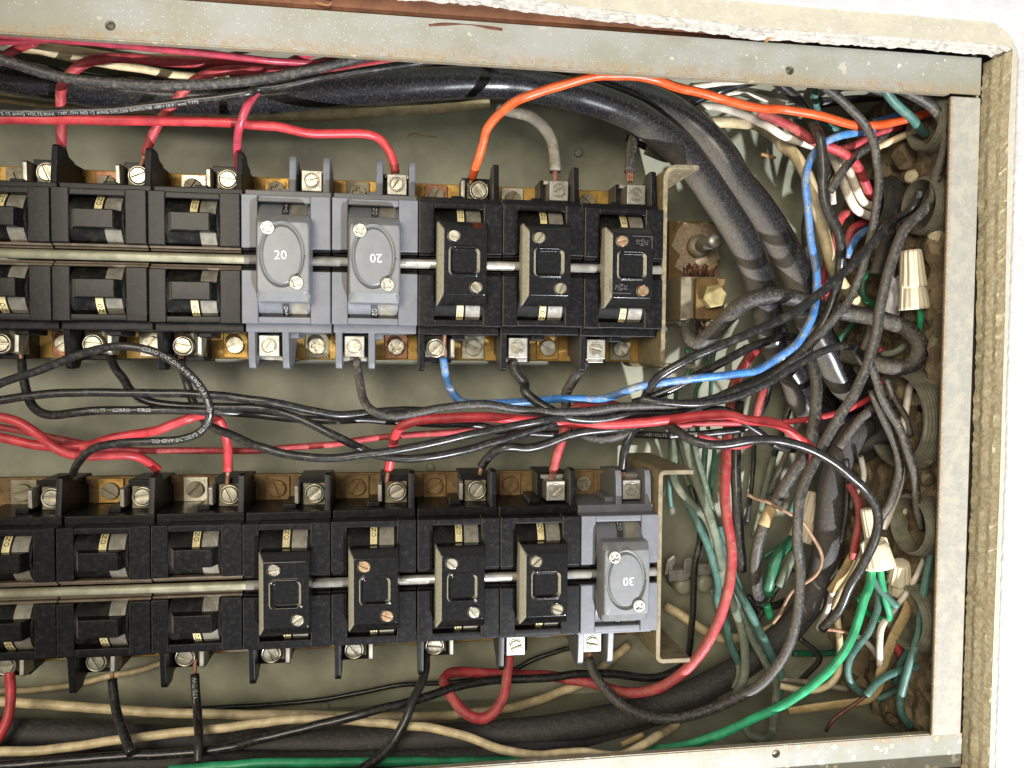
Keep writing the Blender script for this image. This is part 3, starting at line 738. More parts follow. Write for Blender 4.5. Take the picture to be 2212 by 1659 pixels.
for row in (0, 1):
    for i in range(8):
        loc = (colx(i), F, ROWZ[row])
        ang = lambda: rnd.uniform(-1.2, 1.2)
        clampT = clampB = 'ring'
        grey = (row == 0 and i in (3, 4)) or (row == 1 and i == 7)
        if grey or (row == 0 and i in (6, 7)) or (row == 1 and i == 6): clampT = clampB = 'lug'
        if i < 3:
            for flip in (False, True):
                b = empty('circuit_breaker', loc); jitter(b)
                tag(b, ['cut off by the picture edge, black single breaker', 'black single breaker with bar handle, second column', 'black single breaker with bar handle, third column'][i] +
                    (' of %s row, %s half' % (ROWN[row], 'bottom' if flip else 'top')), 'circuit breaker', 'single black breakers at the left')
                half(b, False, 'ring', flip, 'ON', False, [ang()])
            continue
        b = empty('circuit_breaker', loc); jitter(b)
        cov_dz = 0.0 if row == 0 else -1.2
        if grey:
            num, r = {(0, 3): ('20', 0.0), (0, 4): ('20', math.pi), (1, 7): ('30', math.pi)}[(row, i)]
            tag(b, {(0, 3): 'grey double breaker with upright white 20 and a cover pushed to OFF', (0, 4): 'grey double breaker with upside-down white 20 in the upper row',
                    (1, 7): 'grey double breaker with upside-down white 30 ending the lower row'}[(row, i)], 'circuit breaker', 'grey double breakers')
            half(b, True, 'lug', False, 'OFF' if (row, i) == (0, 3) else 'ON', True, [ang()]); half(b, True, 'lug', True, 'OFF' if (row, i) == (0, 3) else 'ON', True, [ang()])
            MT = Matrix.Translation(Vector((0.6 if i == 7 else 0, 0, cov_dz)) * S)
            cv = obj('cover', cached('cg', cover_grey), M['gcover'], b, MT)
            obj('dial_rim', cached('er', ellipse_rim), M['gcover'], cv)
            obj('printed_number', flat_text(num, 5.4, -1.0 + (0 if i == 3 else 1.6), 0.6, -9.9, r), M['paint'], cv)
            for (sx, sz) in ((-6.2, 12.0), (5.6, -10.9)): obj('cover_screw', screw_mesh(2.9, 1.3, 1.0, ang(), True), M['bright'], cv, Matrix.Translation(Vector((sx, -9.7, sz)) * S))
        else:
            nb = ['fifth', 'sixth', 'seventh', 'eighth'] 
            lab = {(0, 5): 'glossy black covered breaker just right of the grey breakers, upper row', (0, 6): 'glossy black covered breaker with plain cover, second from right in upper row',
                   (0, 7): 'glossy black covered breaker engraved 10 KA IC, right end of upper row', (1, 3): 'glossy black covered breaker, leftmost of the covered ones in lower row',
                   (1, 4): 'glossy black covered breaker with bronze cover screws in lower row', (1, 5): 'glossy black covered breaker with scratched centre square in lower row',
                   (1, 6): 'glossy black covered breaker touching the grey 30 breaker in lower row'}[(row, i)]
            tag(b, lab, 'circuit breaker', 'black covered double breakers')
            half(b, False, clampT, False, 'ON', True, [ang()]); half(b, False, clampB, True, 'ON', True, [ang()])
            MT = Matrix.Translation(Vector((0, 0, cov_dz)) * S)
            cv = obj('cover', cached('cb', cover_black), M['cover'], b, MT)
            sm = M['bronze'] if (row, i) in ((0, 7), (1, 4)) else (M['oldsteel'] if i == 6 else M['steel'])
            for (sx, sz) in ((-4.0, 11.2), (5.9, -11.0)):
                obj('cover_screw', screw_mesh(2.45, 1.2, 0.8, ang()), sm, cv, Matrix.Translation(Vector((sx, -9.6, sz)) * S))
                obj('screw_well', cached('well', lambda: MB().lathe((0, 0, 0), (0, -1, 0), [(-.3, 3.0), (.3, 2.95), (.4, 2.75), (.1, 2.62), (-.3, 2.6)], 22).mesh('screw_well')), M['cover'], cv, Matrix.Translation(Vector((sx, -10.0, sz)) * S))
            if (row, i) == (0, 7):
                for (cx, cz, rr2) in ((5.4, 10.9, math.pi / 2), (-4.2, -9.6, -math.pi / 2)):
                    obj('engraved_text', flat_text('10\nKA\nIC', 2.5, cx, cz, -10.06, rr2), M['engrave'], cv)
                    fx = MB(); w, h = 4.6, 2.7; sgn = 1 if cx > 0 else -1
                    fx.box(cx - w, cx + w, -10.09, -9.9, cz + sgn * h - .12, cz + sgn * h + .12); fx.box(cx + sgn * w - .12, cx + sgn * w + .12, -10.085, -9.9, cz - h, cz + h)
                    obj('engraved_frame', fx.mesh('engraved_frame'), M['engrave'], cv)

# ------------------------------------------------------------------ bus bars, rails, brackets
for row in (0, 1):
    z0 = ROWZ[row]
    for up in (1, -1):
        bar = obj('bus_bar', MB().box(XL, -117, 62, 65.5, min(z0 + up * 31, z0 + up * 43.8), max(z0 + up * 31, z0 + up * 43.8)).mesh('bus_bar', 0.4), M['brass'] if (row, up) != (1, 1) else M['rustbar'])
        tag(bar, 'long flat %s bus bar running %s the %s breaker row' % ('brass' if (row, up) != (1, 1) else 'corroded brown', 'above' if up > 0 else 'below', ROWN[row]), 'bus bar')
        for i in range(8):
            x = colx(i) - up * 9.4; z = z0 + up * 37.2
            g = (row == 0 and i in (3, 4)) or (row == 1 and i == 7)
            mats = [M['cplate'], M['oldsteel'], M['brass'], M['steel']]
            pm = mats[(i * 7 + row * 3 + (1 if up > 0 else 0)) % 4] if row == 0 else (M['rustbar'] if (up > 0 and i > 2) else mats[(i * 5 + 1) % 4])
            pl = obj('contact_plate', cached('cpl', lambda: MB().box(-5.6, 5.6, -1.4, 0, -5.8, 5.8).mesh('contact_plate', 0.3)), pm, bar, Matrix.Translation(Vector((x, 61.9, z)) * S))
            sm = M['rustbar'] if (row == 1 and up > 0 and 2 < i < 7) else (M['steel'] if up < 0 else M['oldsteel'])
            obj('contact_screw', screw_mesh(4.0, 2.2, 1.0 if not g else 1.5, rnd.uniform(-1.3, 1.3), g), sm, pl, Matrix.Translation(Vector((0, -1.3, 0)) * S))
    rl = obj('mounting_rail', MB().lathe((XL, 26.0, z0), (1, 0, 0), [(0, 2.0), (420 - 127 + 120, 2.0)], 16).mesh('mounting_rail'), M['rail'])
    obj('bright_sleeve', MB().lathe((-316, 26.0, z0), (1, 0, 0), [(0, 2.12), (188, 2.12)], 16).mesh('bright_sleeve'), M['rodm'], rl)
    tag(rl, 'dull metal rail running along the middle of the %s breaker row' % ROWN[row], 'rail')
    pan = obj('mounting_pan', MB().box(XL, -124, 76, 92, z0 - 30, z0 + 30).mesh('mounting_pan', 0.8), M['back'])
    tag(pan, 'steel pan carrying the %s breaker row, behind the breakers' % ROWN[row], 'mounting pan')
    # end bracket: a bent steel channel
    prof = []
    xw = -126.4; zt = z0 + (50.0 if row == 0 else 48.5); zb = z0 - (46.5 if row == 0 else 45.5); r = 7.0 if row == 0 else 3.0; th = 2.2
    out = [(xw + 17.5, zt)]
    for k in range(9): a = math.pi / 2 + math.pi / 2 * k / 8; out.append((xw + r + r * math.cos(a), zt - r + r * math.sin(a)))
    for k in range(9): a = math.pi + math.pi / 2 * k / 8; out.append((xw + 4 + 4 * math.cos(a), zb + 4 + 4 * math.sin(a)))
    out.append((xw + 17.5, zb))
    inn = [(xw + 17.5, zb + th)]
    for k in range(9): a = 1.5 * math.pi - math.pi / 2 * k / 8; inn.append((xw + 4 + (4 - th) * math.cos(a), zb + 4 + (4 - th) * math.sin(a)))
    rr = max(0.6, r - th)
    for k in range(9): a = math.pi - math.pi / 2 * k / 8; inn.append((xw + r + rr * math.cos(a), zt - r + rr * math.sin(a)))
    inn.append((xw + 17.5, zt - th))
    br = obj('end_bracket', MB().prism(out + inn, 'y', 27, 92).mesh('end_bracket', 0.3), M['bracket'])
    tag(br, 'rusty bent steel bracket closing the right end of the %s breaker row' % ROWN[row], 'bracket', 'end brackets')

# ------------------------------------------------------------------ neutral lug right of the upper row
lugb = empty('neutral_lug', (-95, 60, 208)); LB = Vector((-95, 60, 208))
tag(lugb, 'copper cable lug with a brass hex bolt and frayed strands right of the upper row', 'cable lug')
def lpart(nm, mb, mt, bev=0.0):
    o = obj(nm, mb.mesh(nm, bev), mt, lugb); o.matrix_parent_inverse = Matrix.Translation(-LB * S); return o
lpart('base_bar', MB().box(-104, -76, 80, 86, 196, 252), M['rustbar'], 0.4)
pts = [(-101, 227), (-98, 233), (-103, 238), (-100, 246), (-96, 251), (-88, 250), (-84, 252), (-76, 249), (-77, 240), (-75, 232), (-80, 229), (-82, 224), (-88, 227), (-93, 222), (-98, 225)]
lpart('paint_patch', MB().prism(pts, 'y', 79.2, 79.9), M['galv'])
lpart('stud_nut', MB().lathe((-88, 79, 238), (0, -1, 0), [(0, 6.5), (3, 6.2), (4, 4.5)], 20), M['oldsteel'])
lpart('stud', MB().lathe((-88, 79, 238), (0, -1, 0), [(0, 3.4), (22, 3.4), (23, 2.9)], 18), M['bright'])
lpart('lug_body', MB().box(-107.5, -86, 52, 78, 196.5, 219), M['oldsteel'], 0.8)
lpart('lug_face', MB().box(-101, -85.5, 48, 51.9, 197, 218), M['rustbar'], 0.6)
hexp = [(-93.5 + 6.4 * math.cos(math.pi / 3 * k + .2), 208.5 + 6.4 * math.sin(math.pi / 3 * k + .2)) for k in range(6)]
hb = lpart('hex_bolt', MB().prism(hexp, 'y', 41.5, 47.9), M['boltb'], 0.7)
rs = random.Random(5)
for (x0, x1, z0, z1, n) in ((-101, -87, 218.6, 227, 22), (-100, -90, 190, 197, 14)):
    for k in range(n):
        x = rs.uniform(x0, x1); y = rs.uniform(54, 66); h = rs.uniform(0.6, 1.0)
        a = Vector((x, y, z0 if z0 > 200 else z1)); b = Vector((x + rs.uniform(-3, 3), y + rs.uniform(-4, 2), (z0 + (z1 - z0) * h) if z0 > 200 else z1 - (z1 - z0) * h))
        lpart('copper_strand', MB().tube([a, a.lerp(b, .5) + Vector((rs.uniform(-.5, .5), 0, 0)), b], 0.5, 6), M['dcopper'])
# bright bent clips on the ground bar
for k, (s, lab) in enumerate((('X1 215,1480@78', 'bright bent metal clip nearest the lower row bracket'), ('X1 390,1440@82', 'bright bent metal clip behind the green wires'))):
    p = path(s + ' ' + s.split()[1])[0]
    c = empty('ground_clip', p); tag(c, lab, 'metal clip', 'ground bar clips')
    w = 6.5 if k == 0 else 4.5
    obj('clip_base', MB().box(-w, w * .6, -3, 4, -6.5, 0).mesh('clip_base', 0.6), M['bright'], c)
    obj('clip_ear', MB().prism([(-w * 1.3, -3), (-w * 1.1, 5), (-w * .5, 8), (-w * .2, 5), (-w * .6, 1), (-w * .4, -2)], 'y', -1.5, 2).mesh('clip_ear', 0.4), M['bright'], c)
    obj('clip_hook', MB().prism([(w * .2, -1), (w * .3, 6), (w * .9, 7), (w * 1.1, 2), (w * .8, -4), (w * .5, -6)], 'y', -4, -1).mesh('clip_hook', 0.4), M['bright'], c)
for k, s in enumerate(('X2 240,390@84', 'X2 385,375@84')):
    p = path(s + ' ' + s.split()[1])[0]
    o = obj('round_knob', MB().lathe((0, 0, 0), (0, -1, 0), [(-12, 5), (3, 5), (4.5, 4.2), (5, 2)], 24).mesh('round_knob'), M['back']); o.location = p * S
    tag(o, ('left' if k == 0 else 'right') + ' of the two grey round knobs on the back below the bright clips', 'knob', 'round knobs')

# ------------------------------------------------------------------ wires and cables
def wire(name, label, mat, w, s, cu=None, cuw=None, text=None, flat=1.0, cat='wire', group=None, cum='copper', strands=0):
    P = path(s); ext = 0.0
    for end in (0, -1):                      # runs on past the picture's left border
        a, b = (P[0], P[1]) if end == 0 else (P[-1], P[-2])
        if (CR @ (a - CC)).x / (CR @ (a - CC)).z * FPX + 1106 < 0:
            d = (a - b).normalized(); ex = [a + Vector((-28, 0, d.z * 9)), a + Vector((-62, 4, d.z * 12)), a + Vector((-100, 8, d.z * 12))]
            if end == 0: ext = (a - ex[-1]).length
            P = ex[::-1] + P if end == 0 else P + ex
    C = spline(P)
    r = sum(w / px_per_mm(p) for p in P) / len(P) / 2
    sd = random.random() * 50
    nn = len(C) - 1; amp = min(0.32, r * .16)
    C = [p + noise.noise_vector(Vector((i * .16, sd, 1.0))) * amp * min(1, i / 4, (nn - i) / 4) for i, p in enumerate(C)]
    mb = MB().tube(C, lambda t: r * (1 + 0.03 * noise.noise(Vector((t * len(C) * .12, sd, 0)))), 14 if w < 30 else 22, flat)
    o = obj(name, mb.mesh(name), M[mat]); tag(o, label, cat, group)
    if cu:
        Q = spline(path(cu)); rc = (cuw / px_per_mm(Q[0]) / 2) if cuw else r * 0.48
        if strands:
            k = MB(); 
            for j in range(strands):
                a = 2 * math.pi * j / strands; off = Vector((math.cos(a), math.sin(a) * .6, 0)) * r * .55
                k.tube([q + off * (1 - .25 * i / len(Q)) for i, q in enumerate(Q)], r * .17, 6)
            obj('conductor', k.mesh('conductor'), M[cum], o)
        else:
            obj('conductor', MB().tube(Q, rc, 10).mesh('conductor'), M[cum], o)
    if text:
        body, start, size, mt, side, flip = text
        T, N = mb.frames(C); cum_l = [0.0]
        for i in range(1, len(C)): cum_l.append(cum_l[-1] + (C[i] - C[i - 1]).length)
        vs, fs = text_verts(body, size, 1.05)
        x0 = min(v.x for v in vs); s0 = ext + start * (cum_l[-1] - ext); out = []; j = 0
        import bisect
        for v in vs:
            sl = s0 + (v.x - x0) if not flip else s0 - (v.x - x0)
            sl = min(max(sl, 0), cum_l[-1] - 1e-3); j = max(0, min(len(C) - 2, bisect.bisect(cum_l, sl) - 1))
            t = (sl - cum_l[j]) / max(1e-6, cum_l[j + 1] - cum_l[j]); p = C[j].lerp(C[j + 1], t)
            tg = T[j].lerp(T[j + 1], t).normalized()
            n = (CC - p); n = (n - tg * n.dot(tg)).normalized(); b = n.cross(tg) * (1 if not flip else -1)
            a = side + v.y / r
            out.append(p + n * math.cos(a) * (r * 1.035 + .02) + b * math.sin(a) * (r * 1.035 + .02))
        obj('printed_text', MB().add(out, fs).mesh('printed_text'), M[mt], o)
    return o
W = wire
# --- upper left, above the upper row
W('red_wire', 'red wire arching up from the top terminal of the second column, upper row', 'redd', 21, 'a00 507,1245@44 507,1040 505,850@38 515,720@34 560,640 640,560@30 760,500 900,480 1100,485@30 1350,505 1700,520@34 1850,512 2100,520@36 a01 100,535@36 400,540@36 650,540@36', 'a00 507,1245@44 500,1300 497,1350@46')
W('red_wire', 'red wire leaning right above the top terminal of the third column, upper row', 'redd', 20, 'a00 1202,1285@44 1240,1180 1330,1000@40 1430,880@36 1530,740@34 1640,650 1800,590@30 1950,578 2150,590@30 a01 150,590@30 350,545@28 600,545@26 700,490@18', 'a00 1202,1285@44 1180,1340 1165,1385@46')
W('pink_red_wire', 'glossy pinkish red wire rising just left of the grey 20 breakers to the top rim', 'pink', 18, 'a00 1975,1400@44 1970,1290 1965,1200@36 1985,1060@26 2030,920@24 2110,780@26 a01 60,700@27 130,610@27 260,530@22 400,465@16 540,420@10')
W('red_wire', 'long bright red wire running across to the lug of the grey upside-down 20 breaker', 'red', 20, 'a00 -60,985@34 400,990 900,995 1300,1005@34 1700,1010 1950,1020 a01 0,1037@34 200,1050 380,1090@36 550,1110 750,1105@40 950,1110 1050,1150@44 1120,1240 1160,1340 1172,1435@44', 'a01 1172,1430@44 1172,1470@44')
W('black_wire', 'dusty black wire sagging along under the top rim, above the lettered one', 'blackd', 23, 'a00 -80,455@16 0,485 150,530 300,590 500,640 700,670@18 1000,700 1300,710 1600,705 1900,680@18 a01 0,662@18 250,620 500,570@14 700,525 900,480@10 1080,435@7')
W('black_wire', 'black wire with white lettering crossing above the long red wire', 'black', 18, 'a00 -60,932@20 300,930 600,925 900,915 1200,885 1500,850 1800,810 2100,765@20 a01 0,745@22 250,710 500,655@20 800,610 1100,560@16 1400,515 1750,480@12', text=('E-12 AWG VOLTS MAX VINYLON NO 12 AWG NYLON GASOLINE 600V (3.31 mm) TYPE', 0.02, 1.9, 'fade', -0.45, False))
W('red_wire', 'dark red wire hugging the shadowed underside of the top rim at far left', 'pink', 15, 'a00 -40,288@10 400,322 900,365 1300,405@10 1800,455 2150,495@12 a01 300,515@14 680,530@16')
W('red_wire', 'short pink wire under the top rim in the upper left corner', 'pink', 14, 'a00 -40,347@16 250,345 430,325@12 620,300@7')
W('red_wire', 'short red wire slanting behind the dusty black wire at the left edge', 'redd', 18, 'a00 -60,540@26 60,445@24 160,400@22 290,350@18')
W('red_wire', 'red wire slanting up behind the two black wires at top centre', 'redd', 16, 'a01 560,620@32 800,565 1050,520@26 1300,485@22 1520,450@16')
W('red_wire', 'pink wire tip curled under the top rim at upper centre left', 'pink', 14, 'a01 500,520@24 590,500@20 640,482@17 655,440@12')
W('cream_wire', 'uppermost cream wire in the deep bundle at upper left', 'cream', 16, 'a00 230,368@32 600,415 1000,470@36 1400,480 1800,470@40')
W('cream_wire', 'second cream wire down in the deep bundle at upper left', 'cream', 18, 'a00 -40,325@34 400,430@42 700,500 1100,560 1500,630@54 1900,660')
W('cream_wire', 'third cream wire down in the deep bundle at upper left', 'tan', 16, 'a00 150,395@46 500,455@50 900,535@56 1300,615@75 1700,670 2211,715@78 a01 300,740@80')
W('cream_wire', 'cream wire curving behind the lettered black wire, upper left', 'cream', 20, 'a00 -40,742@78 300,785 700,835 1200,900@80 1700,945 2150,962 a01 0,960@80 500,950 1000,930 1500,900@84 1950,855@86')
W('cream_wire', 'thin dark tan wire low in the deep bundle at upper left', 'tan', 11, 'a00 -40,825@86 400,880@86 900,915 1500,940@88 2100,985 a01 500,985 900,960@88')
W('thick_cable', 'thick black cable from upper left bending down right, inner one of the pair', 'cable', 68, 'a00 -100,600@64 300,670@64 800,745 1400,800 2000,815@62 a01 300,790@60 900,735@54 1400,700@50 1900,680@48 2150,685@48 a02 300,735@48 600,795@46 900,890@46 1150,1020@46 1400,1220@46 X0 345,190@46 540,480@46 650,650@46 755,900@48 830,1180@52 900,1430@58 X1 1010,130@62 1090,330@66 1250,450@64 1450,500@58 1700,500@54', cat='cable', group='thick black cables')
W('thick_cable', 'thick black cable arching down at the right, outer one of the pair', 'cable', 66, 'a02 480,640@54 650,660@54 800,690@54 1100,800@56 1400,950@54 1600,1100@52 1800,1330@50 X0 600,240@50 760,440@50 880,620@50 960,760@50 1040,920@50 1090,1080@50 1140,1250@50 1230,1420@52 X1 1290,60@54 1360,190@56 1480,290@56 1650,320@56 1850,340@56', cat='cable', group='thick black cables')
W('thick_cable', 'thick dusty cable rising from the bottom left behind the green wires at right', 'fuzzy', 60, 'X1 1500,480@50 1420,560@46 1345,700@46 1290,850@46 1265,1100@46 1235,1400@48 X2 1215,280@52 1150,480@54 1040,640@58 920,760@60 760,880@60 560,1020@58 350,1130@54 a32 1100,1190@50 700,1280@44 300,1350@41 a31 1800,1400@41 1000,1440@42 300,1465@46 a30 1500,1440@48 700,1400@50 -100,1370@52', cat='cable', group='thick black cables')
W('thick_cable', 'dark cable lying along the bottom left of the box under the cream wires', 'fuzzy', 46, 'a30 -100,1600@36 800,1620@36 1800,1620@34 a31 800,1610@33 1800,1570@34 a32 300,1480@38 900,1395@50 1300,1290@62 1700,1100@72', cat='cable', group='thick black cables')
W('cable_stub', 'short dust covered cable stub poking from behind the thick cable above the upper bracket', 'grey', 34, 'a02 1150,1215@66 1300,1275 1420,1300 1515,1300@62', cat='cable')
W('black_wire', 'short glossy black wire behind the dusty cable stub', 'gloss', 15, 'a02 980,1140@82 1130,1215 1300,1290@80 1500,1370@82')
W('grey_wire', 'thick dust grey wire bending down to the second lug from the right, upper row', 'grey', 25, 'a01 2030,890@58 a02 20,925@54 120,945 220,985@50 310,1070 365,1180@47 385,1300 390,1425@44', 'a02 390,1420@44 395,1520@42')
W('black_wire', 'dusty black wire dropping into the last lug of the upper row', 'blackd', 23, 'a02 1100,1060@58 1040,1160@52 1018,1300@47 1010,1425@44', 'a02 1010,1420@44 1015,1510@42', strands=8)
W('orange_wire', 'bright orange wire arching over the thick cables to the upper right', 'orange', 19, 'a01 1808,1480@46 1850,1350@40 1900,1200 1930,1080@30 2000,980 2100,885@22 a02 100,818@16 250,765 400,720@12 600,660 750,628@8 900,622 1100,632@8 1250,670@8 1400,725@12 1600,770 1800,830@16 2000,880 2130,900@20 a03 180,900@22 300,918 500,955@22 700,1012 850,1040@24 1000,1035 1150,1010@24 1300,970 1430,932@20', 'a01 1808,1480@46 1790,1530@46')
# --- upper right tangle
W('white_wire', 'white wire just below the top rim behind the orange wire', 'white', 12, 'a02 1530,725@50 1750,692@46 2000,668@42')
W('white_wire', 'dirty white wire arched over the orange wire near the upper right', 'white', 14, 'a02 1800,785@62 1950,763@60 2080,800 2190,840@58 a03 220,870@54')
W('white_wire', 'pinkish white wire running down beside the red one in the upper right', 'white', 17, 'a02 1530,880@64 1700,880 1850,915@56 2000,965@50 2080,1010@46 a03 80,1040@42 200,1120 340,1168@40 480,1215@42')
W('cream_wire', 'thick cream wire descending alongside the blue wire', 'cream', 25, 'a02 1560,1012@76 1850,1015@72 2050,1030@66 a03 60,1075@60 150,1130@54 260,1250@48 X0 1000,60@46 1080,180@42 1130,290@38 1180,480@37 1220,620@37 1260,780@38 1300,900@42 1380,1020@48 1460,1100@54 1570,1148@62')
W('red_wire', 'red wire bending down in the upper right behind the black wires', 'redd', 20, 'a03 10,925@40 150,985@38 300,1062 470,1170@34 620,1222@34 760,1300@36 840,1400@40 890,1510 935,1620@48 X0 1545,370@52 1575,450@60')
W('red_wire', 'short red wire passing under the blue wire into the upper right bushing', 'redd', 16, 'a03 590,1228@40 700,1238@38 850,1180@36 950,1120 1050,1080@34 1200,1040@34')
W('blue_wire', 'worn blue wire looping from the upper right down and across between the rows', 'blue', 17, 'a03 960,1080@28 880,1088@27 750,1110@26 620,1150@27 500,1230@28 430,1350@28 395,1500@28 a13 400,0@28 420,200@28 440,400 480,600@28 490,750 480,950@24 430,1100@22 330,1270@22 150,1400 0,1492@22 a12 1900,1520@22 1700,1545@22 1500,1565 1300,1590@26 1100,1622@30 a22 950,90@34 850,130@38 750,150@40 600,148@42 400,150@42 200,168 30,180@42 a21 1950,185@42 1780,185@42 1700,160 1640,90@42 1600,0@42 a11 1580,1480@42 1567,1390@43', 'a11 1567,1390@43 1575,1300@43 1580,1170@44')
W('blue_wire', 'dark blue wire behind the orange one at the upper right bushing', 'blue', 14, 'a03 960,1015@40 1120,970 1250,925@36 1430,870@30')
W('black_wire', 'black wire passing behind the orange wire, ending at the second bottom lug from right', 'black', 21, 'a03 110,640@24 250,750@28 380,870@31 450,1000@29 510,1130@22 540,1300@22 545,1450 X0 1215,260@22 1225,380@22 1260,500 1320,600@22 1345,720@22 1335,900@28 1270,1150@31 1190,1310@33 1080,1430@34 X1 950,70@34 800,150 650,220@34 500,290@34 300,370@35 100,400@35 a22 1100,262@35 850,305@35 650,322@35 450,290@35 330,230@37 220,160 130,70@40 a12 150,1620@42 60,1500@44 40,1405@44', 'a12 40,1405@44 30,1330@44')
W('black_wire', 'dusty black wire crossing in front of the orange wire, reaching the grey upside-down 20 breaker', 'blackd', 18, 'a03 450,660@12 600,750 720,850@13 830,960@14 910,1060@16 960,1180@16 990,1350@18 X0 1605,200@18 1595,400@18 1570,560 1530,740@20 1480,920@22 1420,1060@24 1340,1180@24 1240,1290@26 1100,1440@28 X1 1000,50@28 850,160@28 600,255@28 400,315@28 200,340@28 0,345@28 a22 900,215@30 700,245@31 400,262@32 250,252@33 100,235@33 a21 2050,212@32 1900,190@30 1700,205@30 1500,235@32 1350,265@32 1200,290@32 1050,280@32 950,220@34 900,130@38 a11 878,1590@40 862,1500@42 850,1400@43', 'a11 850,1405@43 848,1330@43')
W('black_wire', 'thick dusty black wire bowing along the end rim, then down to the 30 breaker', 'blackd', 22, 'a03 1080,700@7 1300,790 1450,890@8 1540,1020@8 1565,1150@8 1540,1300@9 1480,1500@10 X0 1990,380@11 1880,510@12 1790,600@12 1740,700@12 1690,850@12 1650,1000@12 1610,1180@12 1590,1330@12 1550,1480@12 X1 1490,150@12 1430,280@12 1330,430@13 1230,600@14 1160,740@14 1090,880@13 1050,1030@12 1040,1200@12 1050,1400@13 X2 1055,200@14 1060,400@14 1040,600@14 990,800@15 900,960@17 780,1090@19 600,1190@21 400,1270@22 200,1322@23 a32 1200,1243@25 1000,1172@28 850,1052@32 740,920@38 690,820@42 665,745@44', 'a32 665,750@44 668,660@44', strands=9)
W('black_wire', 'glossy black wire running diagonally from the right bushing down to the row gap', 'gloss', 20, 'X0 1900,330@14 1840,470@18 1720,540@19 1640,610@17 1540,730@16 1420,850@16 1290,970@16 1150,1090@16 950,1220@16 750,1310 500,1415@18 300,1500@20 150,1580@22 60,1650@25 X1 -20,290@32 -60,360@40')
W('black_wire', 'glossy black wire emerging below the diagonal one, left of the blue wire', 'gloss', 19, 'X0 1040,1360@40 950,1345@36 850,1375@32 700,1430@28 550,1510@26 400,1590@26 X1 300,165@26 150,240@28 0,300@32 -100,330@36')
W('black_wire', 'black wire arching inside the big cable loop before joining the bundle', 'black', 17, 'X0 1510,1510@28 1440,1428@24 1350,1415@22 1200,1460@22 1000,1570@22 X1 850,188@22 600,290@23 350,335@23 100,325@25 -50,300@28')
W('looped_cable', 'dusty grey black cable looping from the copper lug out to the right and back', 'blackd', 36, 'X0 350,1160@60 300,1240@56 285,1350@50 345,1400@46 430,1340@44 560,1210@42 680,1110@41 800,1070@40 950,1070@40 1080,1100@40 1200,1150@40 1350,1180@40 1500,1205@36 1650,1240@30 1800,1300@26 1885,1390@24 1880,1490@24 1810,1555@25 1700,1560@28 1590,1530@34 1480,1500@40 1350,1470@48', cat='cable')
W('teal_wire', 'short teal wire hanging from the top rim at the upper right', 'teal', 19, 'a03 1020,690@9 1120,830@12 1200,910@14 1290,985@16 1340,1060@20 1400,1115@24')
W('cream_wire', 'cream wire pointing left out of the upper right bushing', 'cream', 15, 'a03 985,1228@38 1100,1180@34 1250,1110@30 1400,1050@28 1500,1015@26')
W('black_wire', 'black wire with a scraped pale tip behind the red wire, upper right', 'blackd', 18, 'a03 1330,1010@34 1150,1085@36 1000,1165@36 880,1250@36 800,1310@36 700,1430@36 600,1590@38')
W('dusty_sleeve', 'thick dark dusty sleeve behind the crossing black wires at right', 'blackd', 28, 'X0 1790,480@52 1700,640@48 1640,770@44 1585,930@42', cat='sleeve')
W('white_wire', 'left of two white wires curling into the deep bushing', 'white', 19, 'X0 1250,20@50 1300,110@46 1345,230@46 1400,380@46 1450,465@46 1560,520@50')
W('white_wire', 'right of two white wires curling into the deep bushing', 'white', 17, 'X0 1350,110@44 1400,200@42 1450,320@42 1495,410@44 1590,455@48')
W('red_wire', 'dark red wire looping down behind the cream wire, outer of two', 'redd', 18, 'X0 1560,440@58 1440,470@56 1360,505@56 1315,590@56 1290,700@56 1250,820@58 1205,990@62 1180,1120@66')
W('red_wire', 'dark red wire looping behind the black wires, inner of two', 'redd', 16, 'X0 1560,540@60 1480,565@58 1415,600@58 1390,690@58 1360,790@60 1300,950@64')
W('blue_wire', 'short bright blue wire behind the black wires at right', 'blue', 16, 'X0 1570,580@60 1470,645@56 1415,725@54 1380,800@56')
W('green_wire', 'dark green wire curled left of the crumpled white film', 'dgreen', 14, 'X0 1560,900@46 1510,930@46 1490,1000@46 1500,1070@46 1550,1120@46 1640,1165@48 1700,1200@50')
W('green_wire', 'dark green wire seen through the big cable loop', 'dgreen', 15, 'X0 1500,1200@62 1430,1260@62 1340,1360@64 1290,1430@66')
W('green_wire', 'green tail hanging from the upper tan wire nut', 'green', 13, 'X0 1885,1130@20 1896,1200@22 1893,1280@26 1870,1380@32')
W('teal_wire', 'pale teal wire inside the big cable loop', 'sage', 15, 'X0 1820,1380@36 1770,1430@36 1700,1470@38 1630,1470@44')
W('teal_wire', 'teal and copper wire dropping from the top rim behind the orange wire', 'teal', 14, 'a03 475,690@40 475,780@44 490,880@50 540,1000@58 640,1070@60 780,1090@62')
W('black_wire', 'black wire deep under the top rim rising to the right', 'gloss', 21, 'a02 1440,900@58 1600,815@56 1750,760@54 1950,690@48 2180,640@42')
W('black_wire', 'black strand added for a band of shadow at the back of the upper right corner', 'black', 22, 'a03 500,860@60 800,815@56 1100,790@54 1400,750@46')  # added strand; its black stands in for a band of shade at the back
